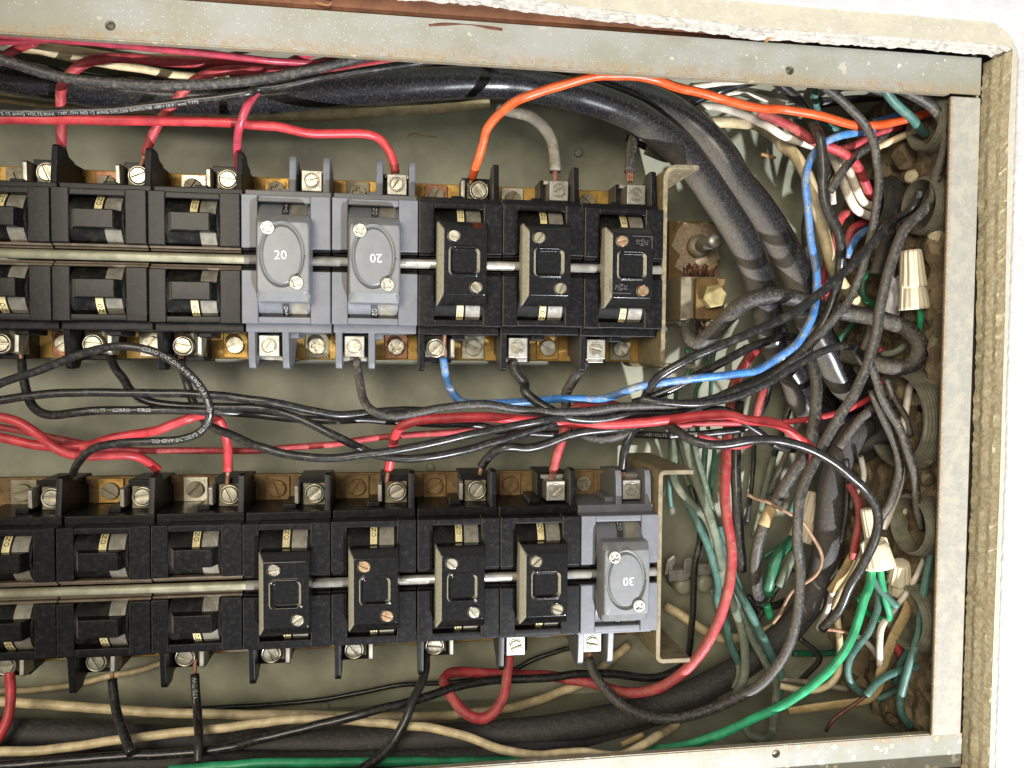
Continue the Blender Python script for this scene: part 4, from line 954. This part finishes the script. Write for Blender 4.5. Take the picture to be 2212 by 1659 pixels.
# --- between the rows
W('black_wire', 'black wire lettered CERRO VINYLON looping in front of the left breakers', 'black', 18, 'a10 -60,1632@20 0,1600@20 300,1500@18 600,1380@16 800,1315@14 980,1292@12 1200,1312@12 1400,1390@10 1550,1500@8 1620,1570@8 a20 1690,85@8 1740,230@8 1725,350@10 1650,430@12 1500,488@14 1300,502@14 1000,512@15 850,535@16 720,595@20 640,690@30 605,770@42', text=('CERRO VINYLON-A 12 AWG (3.31 mm2) THHN OR GASOLINE AND OIL', 0.335, 2.15, 'fade', -0.1, False))
W('black_wire', 'black wire lettered VOLTS CERRO dropping from the leftmost terminal, upper row', 'black', 18, 'a10 178,1410@46 190,1500@44 205,1600@42 a20 235,140@40 280,220@38 360,275@36 450,285@34 600,265@32 800,247@32 1000,241@32 1300,241@32 1600,246@34 1900,262@36 a21 0,278@40 200,298@40 450,322@40 650,326@40 900,318@42 1200,335@44 1400,350@44 1700,355@44 1900,375@46 2080,430@46 a22 100,430@46 400,440@46 600,415@46', 'a10 178,1410@46 175,1350 172,1300@46', text=('VOLTS    CERRO    TIRES', 0.185, 2.2, 'fade', 0.0, False))
W('black_wire', 'uppermost long black wire crossing between the rows from the left edge', 'black', 18, 'a20 -60,165@28 300,117@28 600,97@28 1000,96@28 1400,101 1700,116@28 2000,142@28 a21 106,170@28 300,207@30 500,247@32 700,282@34 850,275@36 1000,255@38 1150,245@38 1300,240@40 1450,250@42')
W('black_wire', 'black wire from the bottom terminal of the second column, dipping below the harness', 'black', 18, 'a10 912,1375@46 960,1480@42 1030,1570@40 a20 1080,80@36 1180,150@36 1300,185@36 1500,205@36 1900,215@34 a21 100,225@34 200,250@32 400,320@30 600,420@28 800,520@28 950,590@30 1100,632@30 1300,645@30 1500,620@30 1800,562@32 2000,502@34 a22 100,440@36 300,375@38 480,335@42', 'a10 912,1380@46 915,1280@46 905,1160@46')
W('black_wire', 'lowest sagging black wire of the harness, from the third column of the upper row', 'black', 18, 'a10 1500,1405@46 1530,1550@44 a20 1550,30@42 1600,170@42 1680,310@40 1780,390@34 1900,440@30 2080,525@26 a21 100,560@24 200,590@24 450,630@22 700,637@22 900,612@22 1200,572@22 1500,512 1800,442@24 2100,382@28 a22 300,325@30 450,300@33', 'a10 1500,1410@46 1500,1290@46 1515,1130@46', strands=9)
W('red_wire', 'bright red wire ending at the second lower row column from the left', 'red', 20, 'a20 -60,290@30 150,340 300,430@30 420,530@28 550,600@28 700,622@30 900,615@32 1100,620@34 1200,650@38 1305,735@44', 'a20 1300,730@44 1320,775@45')
W('red_wire', 'bright red wire humped under the lettered loop, dropping to the third lower column', 'red', 20, 'a20 -60,455@38 200,510 400,545@38 600,545@38 750,530@38 900,482@36 1100,447@36 1300,412@34 1450,352@34 1600,298@34 1700,277@38 1800,305@40 1860,400@42 1885,520@44 1890,650@44 1890,750@44', 'a20 1890,745@44 1885,840 1875,1000@46')
W('red_wire', 'dull red wire with faint dark lettering lying deep between the rows', 'redd', 14, 'a20 -60,375@54 200,420 450,472 700,522@54 900,556 1200,576@54 1500,577 1850,580@56 a21 0,580@56 300,550 700,520@54 1000,472 1300,447@52 1600,427 1850,402@48 2000,385@46', text=('GASOLINE AND OIL RESISTANT  12 AWG  600V  THERMOPLASTIC  OR GASOLINE  AWM  600V', 0.05, 2.2, 'redink', 0.0, False))
W('red_wire', 'bright red wire rising from the fifth lower column and running right along the harness', 'red', 21, 'a21 1115,745@46 1135,620@44 1160,480@38 1200,390@34 1280,345@33 1450,315@33 1700,300 1900,298@33 2100,310@36 a22 300,330@40 520,352@40 700,362@36 900,362@34 1200,335@30 1500,297@28 X1 440,412@26 600,420@24 700,447@22 860,462@20 960,500@20 1050,575@20 1150,660@22 1135,760@30', 'a21 1115,745@46 1105,800 1100,850@46')
W('red_wire', 'thin red wire passing behind the vertical black wires at the right', 'red', 13, 'X0 1600,1440@46 1655,1470@46 1680,1560@46 X1 1660,130@44 1610,220@42 1540,300@40 1400,370@40 1200,430@41 940,465@43')
W('black_wire', 'dusty dark wire from the last lower lug of the upper row, curling under the harness', 'blackd', 22, 'a12 640,1420@46 560,1540@45 500,1640@45 a22 480,100@47 480,190@48 505,310@48 560,400@47 640,445@46 750,482@44 900,460@42 1060,385@42', 'a12 645,1425@46 660,1330@44')
W('red_wire', 'dusty red wire rising from the last black lower lug and hooking over the bundle', 'redd', 21, 'a22 375,755@44 400,640@43 440,510@42 475,390@42 520,300@44 540,240@45 600,195@46 700,185@46 850,200@46 1000,240@48', 'a22 375,750@44 355,830@42', strands=7)
W('black_wire', 'black wire rising from the top lug of the grey 30 breaker', 'gloss', 19, 'a22 948,740@44 965,600@42 1000,480@41 1040,400@41 1090,320@43', 'a22 948,735@44 955,800@42', strands=7)
W('black_wire', 'black wire arching right from the sixth lower column terminal', 'black', 20, 'a21 1888,705@44 1920,660@42 1980,600@40 2060,555@36 2150,545@36 a22 150,562@36 300,530@36 500,452@36 700,412@36 900,392@36 1070,370@38', 'a21 1888,705@44 1872,775@45')
W('black_wire', 'long black wire sweeping down the right to a bent end by the bright green wire', 'black', 20, 'a22 980,390@46 1150,352@41 1300,362@34 1400,410@24 1500,480@18 1650,530@14 1800,530@12 2000,492@10 X1 900,590@10 1100,640@8 1250,715@8 1400,830@8 1520,940@8 1590,1060@8 1605,1180@8 1560,1330@10 1480,1480@12 1400,1610@14 X2 1340,560@18 1270,640@22 1212,702@26', 'X2 1225,700@28 1330,712@30 1405,735@30', cuw=8)
W('black_wire', 'black wire lettered VOLTS tucked beneath the red harness wire', 'black', 16, 'a22 1000,438@50 1300,452@50 1600,440@48 1900,408@46 X1 760,480@44', text=('1 NO VOLTS 12 AWG TYPE', 0.1, 2.3, 'fade', 0.0, False))
W('black_wire', 'black wire slipping under the bright red wire just right of the brackets', 'black', 16, 'X1 380,400@38 470,372@37 560,385@36 690,480@35 790,545@35 900,630@36 1020,655@38')
W('red_wire', 'dark red wire half hidden below the bright red harness wire', 'redd', 14, 'X1 190,488@40 450,468@38 720,470@36')
W('red_wire', 'pinkish red wire bowed under the black sweep right of the brackets', 'redd', 14, 'X1 350,568@34 470,585@34 560,625@34 660,630@34 725,600@38')
# --- right hand drop and lower right tangle
W('black_wire', 'dusty black wire falling from the cable pair to an abrupt end in the lower right', 'blackd', 25, 'X0 1100,1420@46 1145,1550@42 X1 1172,200@38 1160,450@34 1120,640@32 1020,800@32 930,950@34 850,1080 775,1280@36 748,1450@40 762,1630@46 X2 785,500@52')
W('tan_scrap', 'torn yellow scrap of insulation clinging to the dusty falling wire', 'tan', 27, 'X1 880,1035@33.4 840,1095@33.4 805,1180@34', cat='scrap', flat=0.9)
W('black_wire', 'black wire with a stripped pale end reaching down into the right bushing', 'blackd', 18, 'X1 1545,60@16 1590,160@16 1620,280@16 1700,420@16 1770,540@15 1810,680@14 1850,830@14 1870,980@14 1890,1120@14 1915,1200@16')
W('black_wire', 'black wire bowing right beside the white one above the middle wire nut', 'blackd', 18, 'X1 1560,240@24 1620,400 1680,530@22 1730,640 1747,760@22 1730,900 1690,1020@23 1610,1140@27')
W('white_wire', 'white wire hanging past the large dark bore down to the middle wire nut', 'white', 15, 'X1 1870,130@28 1820,230@28 1790,420 1770,560@26 1767,760@26 1750,900 1710,1030@28 1640,1200@32')
W('green_wire', 'dusty green wire, leftmost of the bundle behind the lower bracket', 'sage', 17, 'X1 195,380@74 185,500@72 185,700@70 175,840@66 220,930@62 330,1050@58 400,1120@56 450,1230@54 470,1330@54')
W('green_wire', 'dusty green wire running from behind the bracket down to a frayed end', 'sage', 19, 'X1 225,380@66 245,500@64 290,700@60 340,860@56 400,1020@54 450,1180@52 490,1330@52 520,1500@50 X2 510,300@50 590,520@48 650,700@46 680,880@44 668,1040@42 595,1195@44')
W('green_wire', 'dull green wire hidden between its neighbours behind the red drop', 'sage', 14, 'X1 225,560@70 300,820@66 380,1000@63 420,1150@60 460,1320@60 X2 560,450@62 640,640@60')
W('teal_wire', 'teal grey wire with a pale scuff, falling left of the red drop', 'teal', 17, 'X1 250,980@64 330,1130@57 400,1280@53 450,1430@51 490,1600@49 X2 480,480@48 540,660@46 570,800@46 640,950@50')
W('teal_wire', 'teal wire fanning down right across the thick dusty cable', 'teal', 18, 'X1 440,1150@62 X2 490,60@58 540,200@56 600,380@50 690,540@44 760,680@42 830,820@40 890,930@41 925,1020@44 900,1190@50')
W('green_wire', 'chalky green wire crossing the thick dusty cable and curling at the bottom', 'sage', 18, 'X2 590,400@54 650,600@50 720,750@47 790,880@45 860,1010@45 900,1090@47 890,1200@48 875,1320@38 860,1420@28 800,1470@22 720,1450@26 680,1370@34')
W('teal_wire', 'short thin teal wire behind the bundle above the red drop', 'teal', 13, 'X1 405,560@76 400,650@76 392,760@74 385,880@74')
W('teal_wire', 'teal wire half hidden behind the dusty falling wire', 'teal', 15, 'X1 1090,830@56 1035,980@58 985,1110@60')
W('green_wire', 'thin dark green wire at the back, leftmost in the gap under the upper bracket', 'dgreen', 9, 'a12 1480,1310@80 1500,1500@80 a22 1400,60@80 1390,250@80 1380,480@82')
W('green_wire', 'thin dark green wire at the back below the copper lug', 'dgreen', 9, 'a12 1620,1270@84 1640,1500@84 a22 1560,80@84 1570,300@84 1580,560@84')
W('teal_wire', 'thin teal wire at the back between the lug cable and the blue wire', 'teal', 9, 'a12 1730,1250@82 a22 1690,-100@82 1680,100@82 1660,400@82')
W('red_wire', 'dusty red wire dropping right of the rows and looping back to the last black breaker', 'redd', 22, 'X0 830,1350@72 X1 730,-20@68 650,100@66 590,230@62 570,400@56 550,560@50 545,640@46 540,820@40 535,980@36 555,1150@32 580,1300@29 X2 585,200@28 560,420@26 510,600@26 430,770@26 330,920@28 220,1020@30 80,1110@32 a32 1050,1035@38 850,1005@46 700,955@52 500,920@57 300,890@60 50,885@62 a31 1900,872@62 1700,862@60 1600,882@55 1572,935@51 1605,1015@45 1680,1130@39 1780,1225@36 1880,1258@36 1980,1205@36 2070,1070@38 2100,900@40 2115,715@44')
W('red_wire', 'dark red wire deep behind the harness beside a grey one', 'redd', 18, 'X0 950,1340@70 X1 880,60@72 810,200@72 770,340@72 750,450@74')
W('black_wire', 'thick black wire hanging behind the red drop, cut off at a slant', 'black', 22, 'X1 640,330@60 618,480@54 612,640@52 614,800@50 620,1000@48 635,1250@48 655,1500@48')
W('copper_wire', 'thin bare copper wire snaking down behind the black wires at right', 'dullcu', 7.5, 'X1 690,960@36 740,990@34 830,1015@28 910,1060@27 1010,1110@25 1080,1160@27 1140,1250@28 1200,1350@28 1215,1420@28 1190,1500@29 1130,1560@31 1060,1600@34 X2 1010,430@38 960,510@40 930,580@42 870,660@46')
W('green_wire', 'bright green wire sweeping from the middle wire nut along the bottom rim to the left', 'green', 19, 'X1 1560,1440@20 1542,1600@18 X2 1520,450@16 1470,620@16 1390,820@14 1290,960@14 1150,1090@14 950,1220@14 700,1340@14 500,1430@14 250,1510@15 50,1545@17 a32 1000,1565@20 700,1590@24 300,1600@26 a31 2000,1605@26 1500,1608 800,1612@24 0,1622@22 a30 1900,1640@22 1400,1680@20')
W('green_wire', 'short bright green wire hooking left below the middle wire nut', 'green', 14, 'X1 1615,1450@24 X2 1630,380@23 1655,510@22 1682,590@22 1680,632@24 1640,638@27 1590,622@32')
W('teal_wire', 'short teal wire cut off below the small wire nut', 'teal', 16, 'X2 1560,340@26 1600,410@24 1650,465@22 1738,548@19')
W('teal_wire', 'teal wire looping left under the bright green wire', 'teal', 15, 'X2 1600,420@30 1605,500@28 1590,600@26 1530,730@24 1450,830@24 1400,920@22 1390,1010@22 1420,1090@22 1495,1155@24')
W('teal_wire', 'long teal wire snaking down beside the end rim to the bottom corner', 'teal', 17, 'X1 2000,1290@12 1975,1400@13 X2 1985,160@13 1950,300@13 1920,450@13 1900,600@13 1880,760@13 1830,900@13 1790,1050@14 1760,1160@16 1762,1280@18 1825,1382@22')
W('teal_wire', 'teal wire with a bare brown copper end above the bottom rim', 'teal', 15, 'X2 1515,1165@16 1590,1080@17 1700,1010@18 1830,970@19 1940,955@20', 'X2 1515,1165@16 1440,1220@16 1340,1290@18 1280,1340@18 1240,1410@20', cuw=8, cum='dcopper')
W('teal_wire', 'dark teal wire curving up behind the end rim in the bottom corner', 'dgreen', 16, 'X2 1830,1400@32 1900,1310@27 1945,1190@24 1965,1000@23')
W('teal_wire', 'teal wire crossing behind the long teal one above the bottom corner', 'teal', 15, 'X2 1890,720@20 1870,770@22 1810,860@24 1745,970@28 1730,1080@31')
W('green_wire', 'thin dark green wire arching left of the end rim near the small wire nut', 'dgreen', 11, 'X2 1690,195@46 1800,155@43 1930,150@38')
W('paper_sheath', 'flattened tan cable sheath hanging at the lower right, its end along the bottom', 'tan', 25, 'X2 1910,210@28 1840,440@27 1790,600@27 1720,730@27 1660,880@27 1620,1000@27 1590,1130@28 1535,1190@30 1400,1215@35 1200,1240@40 980,1272@46', cat='cable sheath', flat=0.35)
W('white_wire', 'white wire slanting past the small wire nut', 'white', 12, 'X2 1935,190@22 1830,400@22 1740,530@24 1680,610@29')
W('white_wire', 'short white wire hanging left of the tan sheath', 'white', 14, 'X2 1650,640@24 1620,700@22 1612,800@22 1615,950@24')
W('cream_wire', 'cream wire hooking left beneath the bright green wire', 'cream', 14, 'X2 1310,560@38 1325,700@34 1338,880@31 1322,1010@30 1240,1100@30 1100,1128@32 920,1095@37')
W('grey_wire', 'grey wire end lying above the cream hook at lower right', 'grey', 12, 'X2 920,1048@44 1100,1068@40 1392,1118@36')
W('red_wire', 'red wire slanting down into the bottom right corner behind the teal wires', 'red', 18, 'X2 1670,620@37 1730,800@33 1790,940@31 1840,1070@29 1900,1255@31')
W('red_wire', 'dark red wire left of the middle wire nut', 'redd', 16, 'X1 1395,890@34 1460,1010@32 1472,1130@32 1442,1280@32 1425,1410@34')
W('paper_sheath', 'tan paper sheath behind the long sweeping black wire', 'tan', 21, 'X1 1430,1380@36 1360,1510@38 1270,1640@42', cat='cable sheath', flat=0.5)
W('cream_wire', 'cream wire beside the bent end of the long black wire', 'cream', 15, 'X1 1500,1360@30 X2 1420,330@33 1345,440@34 1295,560@37')
W('green_wire', 'thick dark green wire below the hidden wire nut', 'dgreen', 25, 'X1 1010,1280@52 900,1400@49 850,1560@49 X2 832,460@52')
W('green_wire', 'chalky light green wire end beside the thick dark green one', 'sage', 18, 'X1 1025,1360@48 965,1490@45 915,1605@45')
W('green_wire', 'thin dark green wire behind the hidden wire nut', 'dgreen', 11, 'X1 1020,1275@60 900,1340@60 800,1405@62')
W('green_wire', 'short mint green wire end above the thick dusty cable', 'green', 17, 'X2 825,530@56 838,570@56 850,625@56')
W('green_wire', 'dark green wire lying across the back of the lower right compartment', 'dgreen', 14, 'X2 1010,870@76 1300,866@76 1530,838@70')
W('green_wire', 'dim olive wire slanting down the back plate right of the red drop', 'sage', 14, 'X1 1000,310@80 920,560@80 850,800@82 800,1000@84 740,1260@86')
W('black_wire', 'dim black wire beside the deep dark red one', 'black', 14, 'X1 840,180@78 830,300@80 780,400@82 720,520@84')
W('black_wire', 'short black wire curled under the dusty falling wire end', 'gloss', 16, 'X2 690,470@60 760,525@58 860,545@58 960,505@62')
W('black_wire', 'short black stub left of the mint green wire end', 'gloss', 13, 'X2 690,520@66 740,570@64 775,605@66')
W('white_wire', 'white wire slanting behind the left teal loop in the lower right', 'white', 12, 'X2 1440,740@50 1530,800@46 1610,910@42')
W('green_wire', 'green wire scrap behind the left teal loop', 'green', 13, 'X2 1470,480@42 1500,560@42 1580,630@42')
W('green_wire', 'dark green wire behind the tan sheath and the red slanting wire', 'dgreen', 13, 'X2 1700,590@40 1730,680@42 1700,800@44 1760,960@44')
W('teal_wire', 'short teal wire tucked under the tan sheath bend', 'teal', 14, 'X2 1590,1190@36 1650,1168@35 1740,1120@34')
W('white_wire', 'white wire behind the black crossing at right centre', 'white', 14, 'X1 1200,640@44 1125,760@46 1090,860@52')
W('black_wire', 'black wire running from the thick cables into the large dark bore', 'blackd', 20, 'X1 1330,640@40 1420,520@38 1500,420@36 1600,360@34 1760,330@32')
W('black_wire', 'wrinkled black sheath bunched left of the large dark bore', 'fuzzy', 44, 'X1 1440,640@56 1530,600@52 1620,560@50 1720,520@44')
W('black_wire', 'thin black wire trailing behind the bright green wire in the lower right', 'black', 12, 'X2 1050,760@66 1200,900@62 1120,1000@66 1060,1060@70')
W('cream_wire', 'cream wire scrap behind the crossing sage wires at lower right', 'cream', 13, 'X2 760,720@70 830,700@68 900,660@70')
W('grey_wire', 'grey wire looping low behind the end rim bushing', 'grey', 11, 'X1 1850,1060@30 1900,1130@26 1960,1190@22 1985,1260@20')
W('white_wire', 'white wire strand deep in the upper right beside the cream wire', 'white', 13, 'X0 1180,60@58 1240,160@56 1280,300@56 1290,430@58')
W('black_wire', 'black strand dropping behind the worn blue wire', 'black', 15, 'X0 1010,-20@62 1090,200@60 1120,420@60 1090,620@62 1120,840@64')
W('black_wire', 'black strand leaving the top rim corner toward the right bushing', 'blackd', 14, 'a03 700,700@34 900,730@34 1100,800@34 1350,880@28')
W('red_wire', 'dark red strand deep behind the blue wire at right centre', 'redd', 15, 'X0 1200,900@66 1240,1050@66 1180,1250@70 1040,1320@74')
W('teal_wire', 'teal strand low behind the long teal wire in the corner', 'teal', 12, 'X2 1960,560@26 1900,640@30 1850,760@34 1700,900@42')
W('green_wire', 'thin chalky green strand hidden among the bundle behind the lower bracket', 'sage', 12, 'X1 205,420@80 215,620@78 260,820@76 330,980@72 400,1200@68 440,1320@66')
W('teal_wire', 'thin teal strand nearest the lower bracket edge', 'teal', 10, 'X1 155,430@84 160,700@82 150,900@82 165,1050@84')
W('green_wire', 'chalky green strand right of the bundle above the red drop', 'sage', 13, 'X1 300,470@72 330,640@70 390,860@68 440,1040@66 480,1160@66')
W('green_wire', 'thin dark green strand directly behind the red drop', 'dgreen', 10, 'X1 475,540@82 460,720@82 440,900@82 430,1100@82')
W('green_wire', 'pale chalky green wire fanning over the thick dusty cable between its neighbours', 'sage', 15, 'X2 610,480@58 690,640@54 760,780@51 830,930@49 880,1060@50')
W('black_wire', 'black strand slanting behind the dusty falling wire toward the back', 'black', 13, 'X1 960,120@70 980,300@72 940,500@76 860,760@82 800,960@86')
W('grey_wire', 'grey strand on the back plate beside the slanting black one, right of centre', 'grey', 12, 'X1 1080,420@66 990,620@70 905,820@76 850,960@82')
W('black_wire', 'thin black strand hanging left of the dusty falling wire', 'black', 10, 'X1 740,560@84 735,760@84 715,960@84 690,1160@86')
W('white_wire', 'thin white strand crossing behind the cream wire at upper right', 'white', 10, 'X0 900,-40@66 1010,-10@64 1150,40@60 1290,60@56')
W('black_wire', 'thin black strand threading between the blue and cream wires', 'black', 11, 'X0 1330,-30@52 1290,160@54 1230,330@56 1200,520@58 1215,700@60')
W('grey_wire', 'dusty grey strand dropping behind the big cable loop', 'grey', 14, 'X0 1560,1180@50 1540,1340@50 1480,1480@52 X1 1440,120@54 1380,300@56')
W('black_wire', 'black strand swinging past the upper tan wire nut base into the loop', 'blackd', 13, 'X0 1760,560@36 1730,760@36 1700,980@36 1660,1200@38')
W('green_wire', 'sage strand draped over the thick dusty cable nearest the lower bracket', 'sage', 14, 'X2 450,420@56 500,600@54 560,780@52 620,900@50 640,1010@48 600,1120@46')
W('teal_wire', 'teal strand between the red drop and the sage wires', 'teal', 13, 'X1 500,1180@58 540,1320@58 580,1450@58 X2 640,420@56 700,580@54 760,740@52')
W('black_wire', 'black strand crossing low behind the copper snake', 'black', 13, 'X1 1010,1480@62 940,1560@62 880,1640@62 X2 760,640@64')
W('white_wire', 'dirty white strand beside the thick cable in the lower right', 'white', 12, 'X1 1340,1500@40 1290,1620@42 X2 1250,560@46 1180,700@52')
W('black_wire', 'thin black strand running down left of the dark red wire by the nuts', 'black', 12, 'X1 1380,720@36 1390,900@38 1380,1100@38 1350,1300@40')
W('grey_wire', 'grey strand looping beside the thick cable above the middle wire nut', 'grey', 12, 'X1 1480,700@34 1500,860@36 1450,960@40 1400,1060@42')
W('teal_wire', 'teal strand curling at the foot of the small wire nut', 'teal', 11, 'X2 1660,290@30 1700,320@28 1690,370@28 1650,380@30')
W('black_wire', 'dusty black strand hanging between the white wire and the large bore', 'blackd', 13, 'X1 1660,160@30 1720,300@28 1790,420@26 1830,560@24')
# --- below the lower row
W('red_wire', 'red wire dropping from the leftmost lower terminal at the picture edge', 'red', 21, 'a30 78,850@44 88,1050@42 72,1220@40 0,1390@36 -60,1480@36')
W('black_wire', 'short black wire with bare copper top below the second lower column', 'black', 20, 'a30 930,925@44 945,1080@40 975,1230@34 1030,1390@27 1090,1540@20', 'a30 930,930@44 930,850 935,760@44', cuw=8.5)
W('black_wire', 'short black wire lettered TYPE TW below the third lower column', 'black', 19, 'a30 1615,880@44 1625,1050@40 1640,1250@32 1652,1450@21 1640,1620@17', 'a30 1615,885@44 1615,820 1620,750@44', cuw=8.5, text=('TYPE TW', 0.33, 2.8, 'fade', 0.1, True))
W('cream_wire', 'thin cream wire slanting up behind the lower row at left', 'cream', 13, 'a30 -60,1028@92 300,1010 600,970@90 900,900 1150,850@88 1370,780@87 1650,690@86')
W('cream_wire', 'upper of two long cream wires below the lower row', 'cream', 20, 'a30 -60,1105@64 500,1140 1000,1180@62 1500,1205 2150,1222@60 a31 300,1218@60 700,1230@60 1300,1235@62 1700,1215@66 2150,1155@74 a32 250,1100@80 450,1022@86 620,955@86 780,830@86 870,750@86 1000,640@88')
W('cream_wire', 'long cream wire dipping down over the bottom rim at centre', 'cream', 19, 'a30 -60,1528@29 400,1507 800,1452@33 1200,1397 1700,1342@35 2150,1288 a31 150,1272@35 300,1258 600,1256@34 900,1272@33 1200,1302@31 1500,1332@29 1800,1412@26 2000,1490@22 a32 80,1530@18 250,1558@14 450,1540@12 600,1525@11 800,1555@11 950,1555@11 1100,1482@12 1220,1405@20 1300,1360@34 1400,1295@50')
W('black_wire', 'long black wire climbing rightwards over the cream wires below the lower row', 'black', 19, 'a30 -60,1645@22 500,1600 1000,1562@24 1500,1540 1950,1478@26 a31 0,1430@28 300,1360 600,1290@29 900,1212@29 1200,1132@32 1400,1082@36 1600,1012@42 1850,952@50 2080,925@52 a32 300,912@52 600,882@53 900,882@56 1150,912@58 1300,892@60 1450,820@64')
W('black_wire', 'thin dim black wire on the back plate below the lower row', 'black', 10.5, 'a30 1300,1195@80 1700,1165@84 2105,1142@86 a31 300,1120@88 600,1088 900,1032@88 1200,972 1500,955@88 1800,930 2100,870@87 a32 200,765@86 400,695 600,640@86')
W('black_wire', 'black wire curving down and left from the sixth lower column', 'black', 20, 'a31 1420,690@44 1428,800@40 1390,950@34 1310,1120@28 1260,1250@25 1180,1400@23 1080,1530@20 950,1630@16 850,1700@12', 'a31 1420,695@44 1405,620@45')
W('black_wire', 'thin black wire hanging behind the lower bracket', 'black', 14, 'X1 300,900@72 340,1080@70 365,1250@70 a32 1545,0@70 1540,200 1530,400@70 1515,600@73 1495,745@78')
W('cream_wire', 'cream wire sagging behind the red drop below the ground clips', 'cream', 21, 'a32 1310,320@84 1450,400@78 1580,492 1700,560@74 1800,590@72 1920,575@72 2070,510@74')
W('cream_wire', 'short tan wire end near the bottom rim at centre', 'tan', 13, 'a32 940,1470@30 1020,1430 1120,1385@32')

# ------------------------------------------------------------------ wire nuts
def wire_nut(tip, base, dt, db, label, mouth=1.0, length_scale=1.0):
    a = path(tip)[0]; b = path(base)[0]; ax = (a - b); L = ax.length; ax.normalize()
    o = empty('wire_nut', b); tag(o, label, 'wire nut', 'tan wire nuts')
    rb, rt = db / px_per_mm(b) / 2, dt / px_per_mm(a) / 2
    ridged = lambda j, t: 1 + (0.06 * math.cos(t * 12) if 0 < j < 6 else 0)
    up = MB().lathe((0, 0, 0), ax, [(L * .36, rt * 1.32), (L * .40, rt * 1.34), (L * .6, rt * 1.2), (L * .8, rt * 1.1), (L * .95, rt * 1.0), (L * .99, rt * .94), (L, rt * .8)], 72, ridged)
    obj('cap', up.mesh('cap'), M['nut'], o)
    sk = MB().lathe((0, 0, 0), ax, [(0, rb * .86), (-0.2, rb), (L * .05, rb * 1.0), (L * .3, rb * .88), (L * .40, rb * .78), (L * .42, rb * .7), (L * .36, rb * .5)], 64, lambda j, t: 1 + (0.035 * math.cos(t * 16) if j < 4 else 0))
    obj('skirt', sk.mesh('skirt'), M['nut'], o)
    side = ax.cross(Vector((0, -1, 0))).normalized()
    for s in (1, -1):
        w = MB(); c0 = ax * (L * .02); c1 = ax * (L * .44)
        pts = [c0 + side * s * rb * .9, c0 + side * s * rb * 1.08, c1 + side * s * rb * .92, ax * (L * .5) + side * s * rt * 1.2]
        n = ax.cross(side); 
        v = [p + n * .9 for p in pts] + [p - n * .9 for p in pts]
        w.add(v, [(0, 1, 2, 3), (7, 6, 5, 4), (0, 4, 5, 1), (1, 5, 6, 2), (2, 6, 7, 3), (3, 7, 4, 0)])
        obj('wing', w.mesh('wing', 0.3), M['nut'], o)
wire_nut('X0 1830,748@20 1831,748', 'X0 1852,1160@20 1853,1160', 40, 60, 'upper tan wire nut standing in front of the dirt at right')
wire_nut('X1 1518,1062@22 1519,1062', 'X1 1607,1465@20 1608,1465', 25, 66, 'large tan wire nut on top of the bright green wires')
wire_nut('X1 1760,1440@22 1761,1440', 'X2 1740,440@30 1741,440', 36, 42, 'small tan wire nut just right of the largest one')
wire_nut('X1 1155,950@60 1156,950', 'X1 1060,1290@58 1061,1290', 30, 52, 'tan wire nut half hidden behind the thick dusty cable')

# ------------------------------------------------------------------ loose bits
def scrap(name, label, mat, w, s, cat, flat=0.5): return wire(name, label, mat, w, s, cat=cat, flat=flat)
scrap('wood_splinter', 'brown splinter sticking out over the top rim at right', 'straw', 9, 'a03 60,345@-1 110,300@-4 160,275@-6 195,255@-7', 'splinter')
scrap('dry_fibre', 'curled dry fibre on the top edge of the picture', 'straw', 3, 'a01 500,10@1 520,30@0 550,20 600,50@-1 640,30@1 660,0@3', 'fibre')
scrap('straw_bit', 'wisp of pale straw on the back plate below the long red wire', 'straw', 2.5, 'a01 1270,1130@97 1310,1100 1370,1110 1430,1125 1510,1132@97', 'straw')
scrap('wood_chip', 'tiny orange wood chip floating on the wires at upper right', 'straw', 7, 'a03 30,1275@70 80,1290 150,1310@70', 'chip')
fl = MB()
bm = bmesh.new(); bmesh.ops.create_icosphere(bm, subdivisions=4, radius=1.0)
for vv in bm.verts:
    k = 1 + 0.35 * noise.noise(vv.co * 2.1) + 0.22 * abs(noise.noise(vv.co * 5)); vv.co = Vector((vv.co.x * 5.5 * k, vv.co.y * 3 * k, vv.co.z * 13 * k)) * S
me = bpy.data.meshes.new('white_film'); bm.to_mesh(me); bm.free()
o = obj('white_film', me, M['crumple']); o.location = path('X0 1690,1090@36 1691,1090')[0] * S
tag(o, 'crumpled white plastic film left of the upper tan wire nut', 'film')
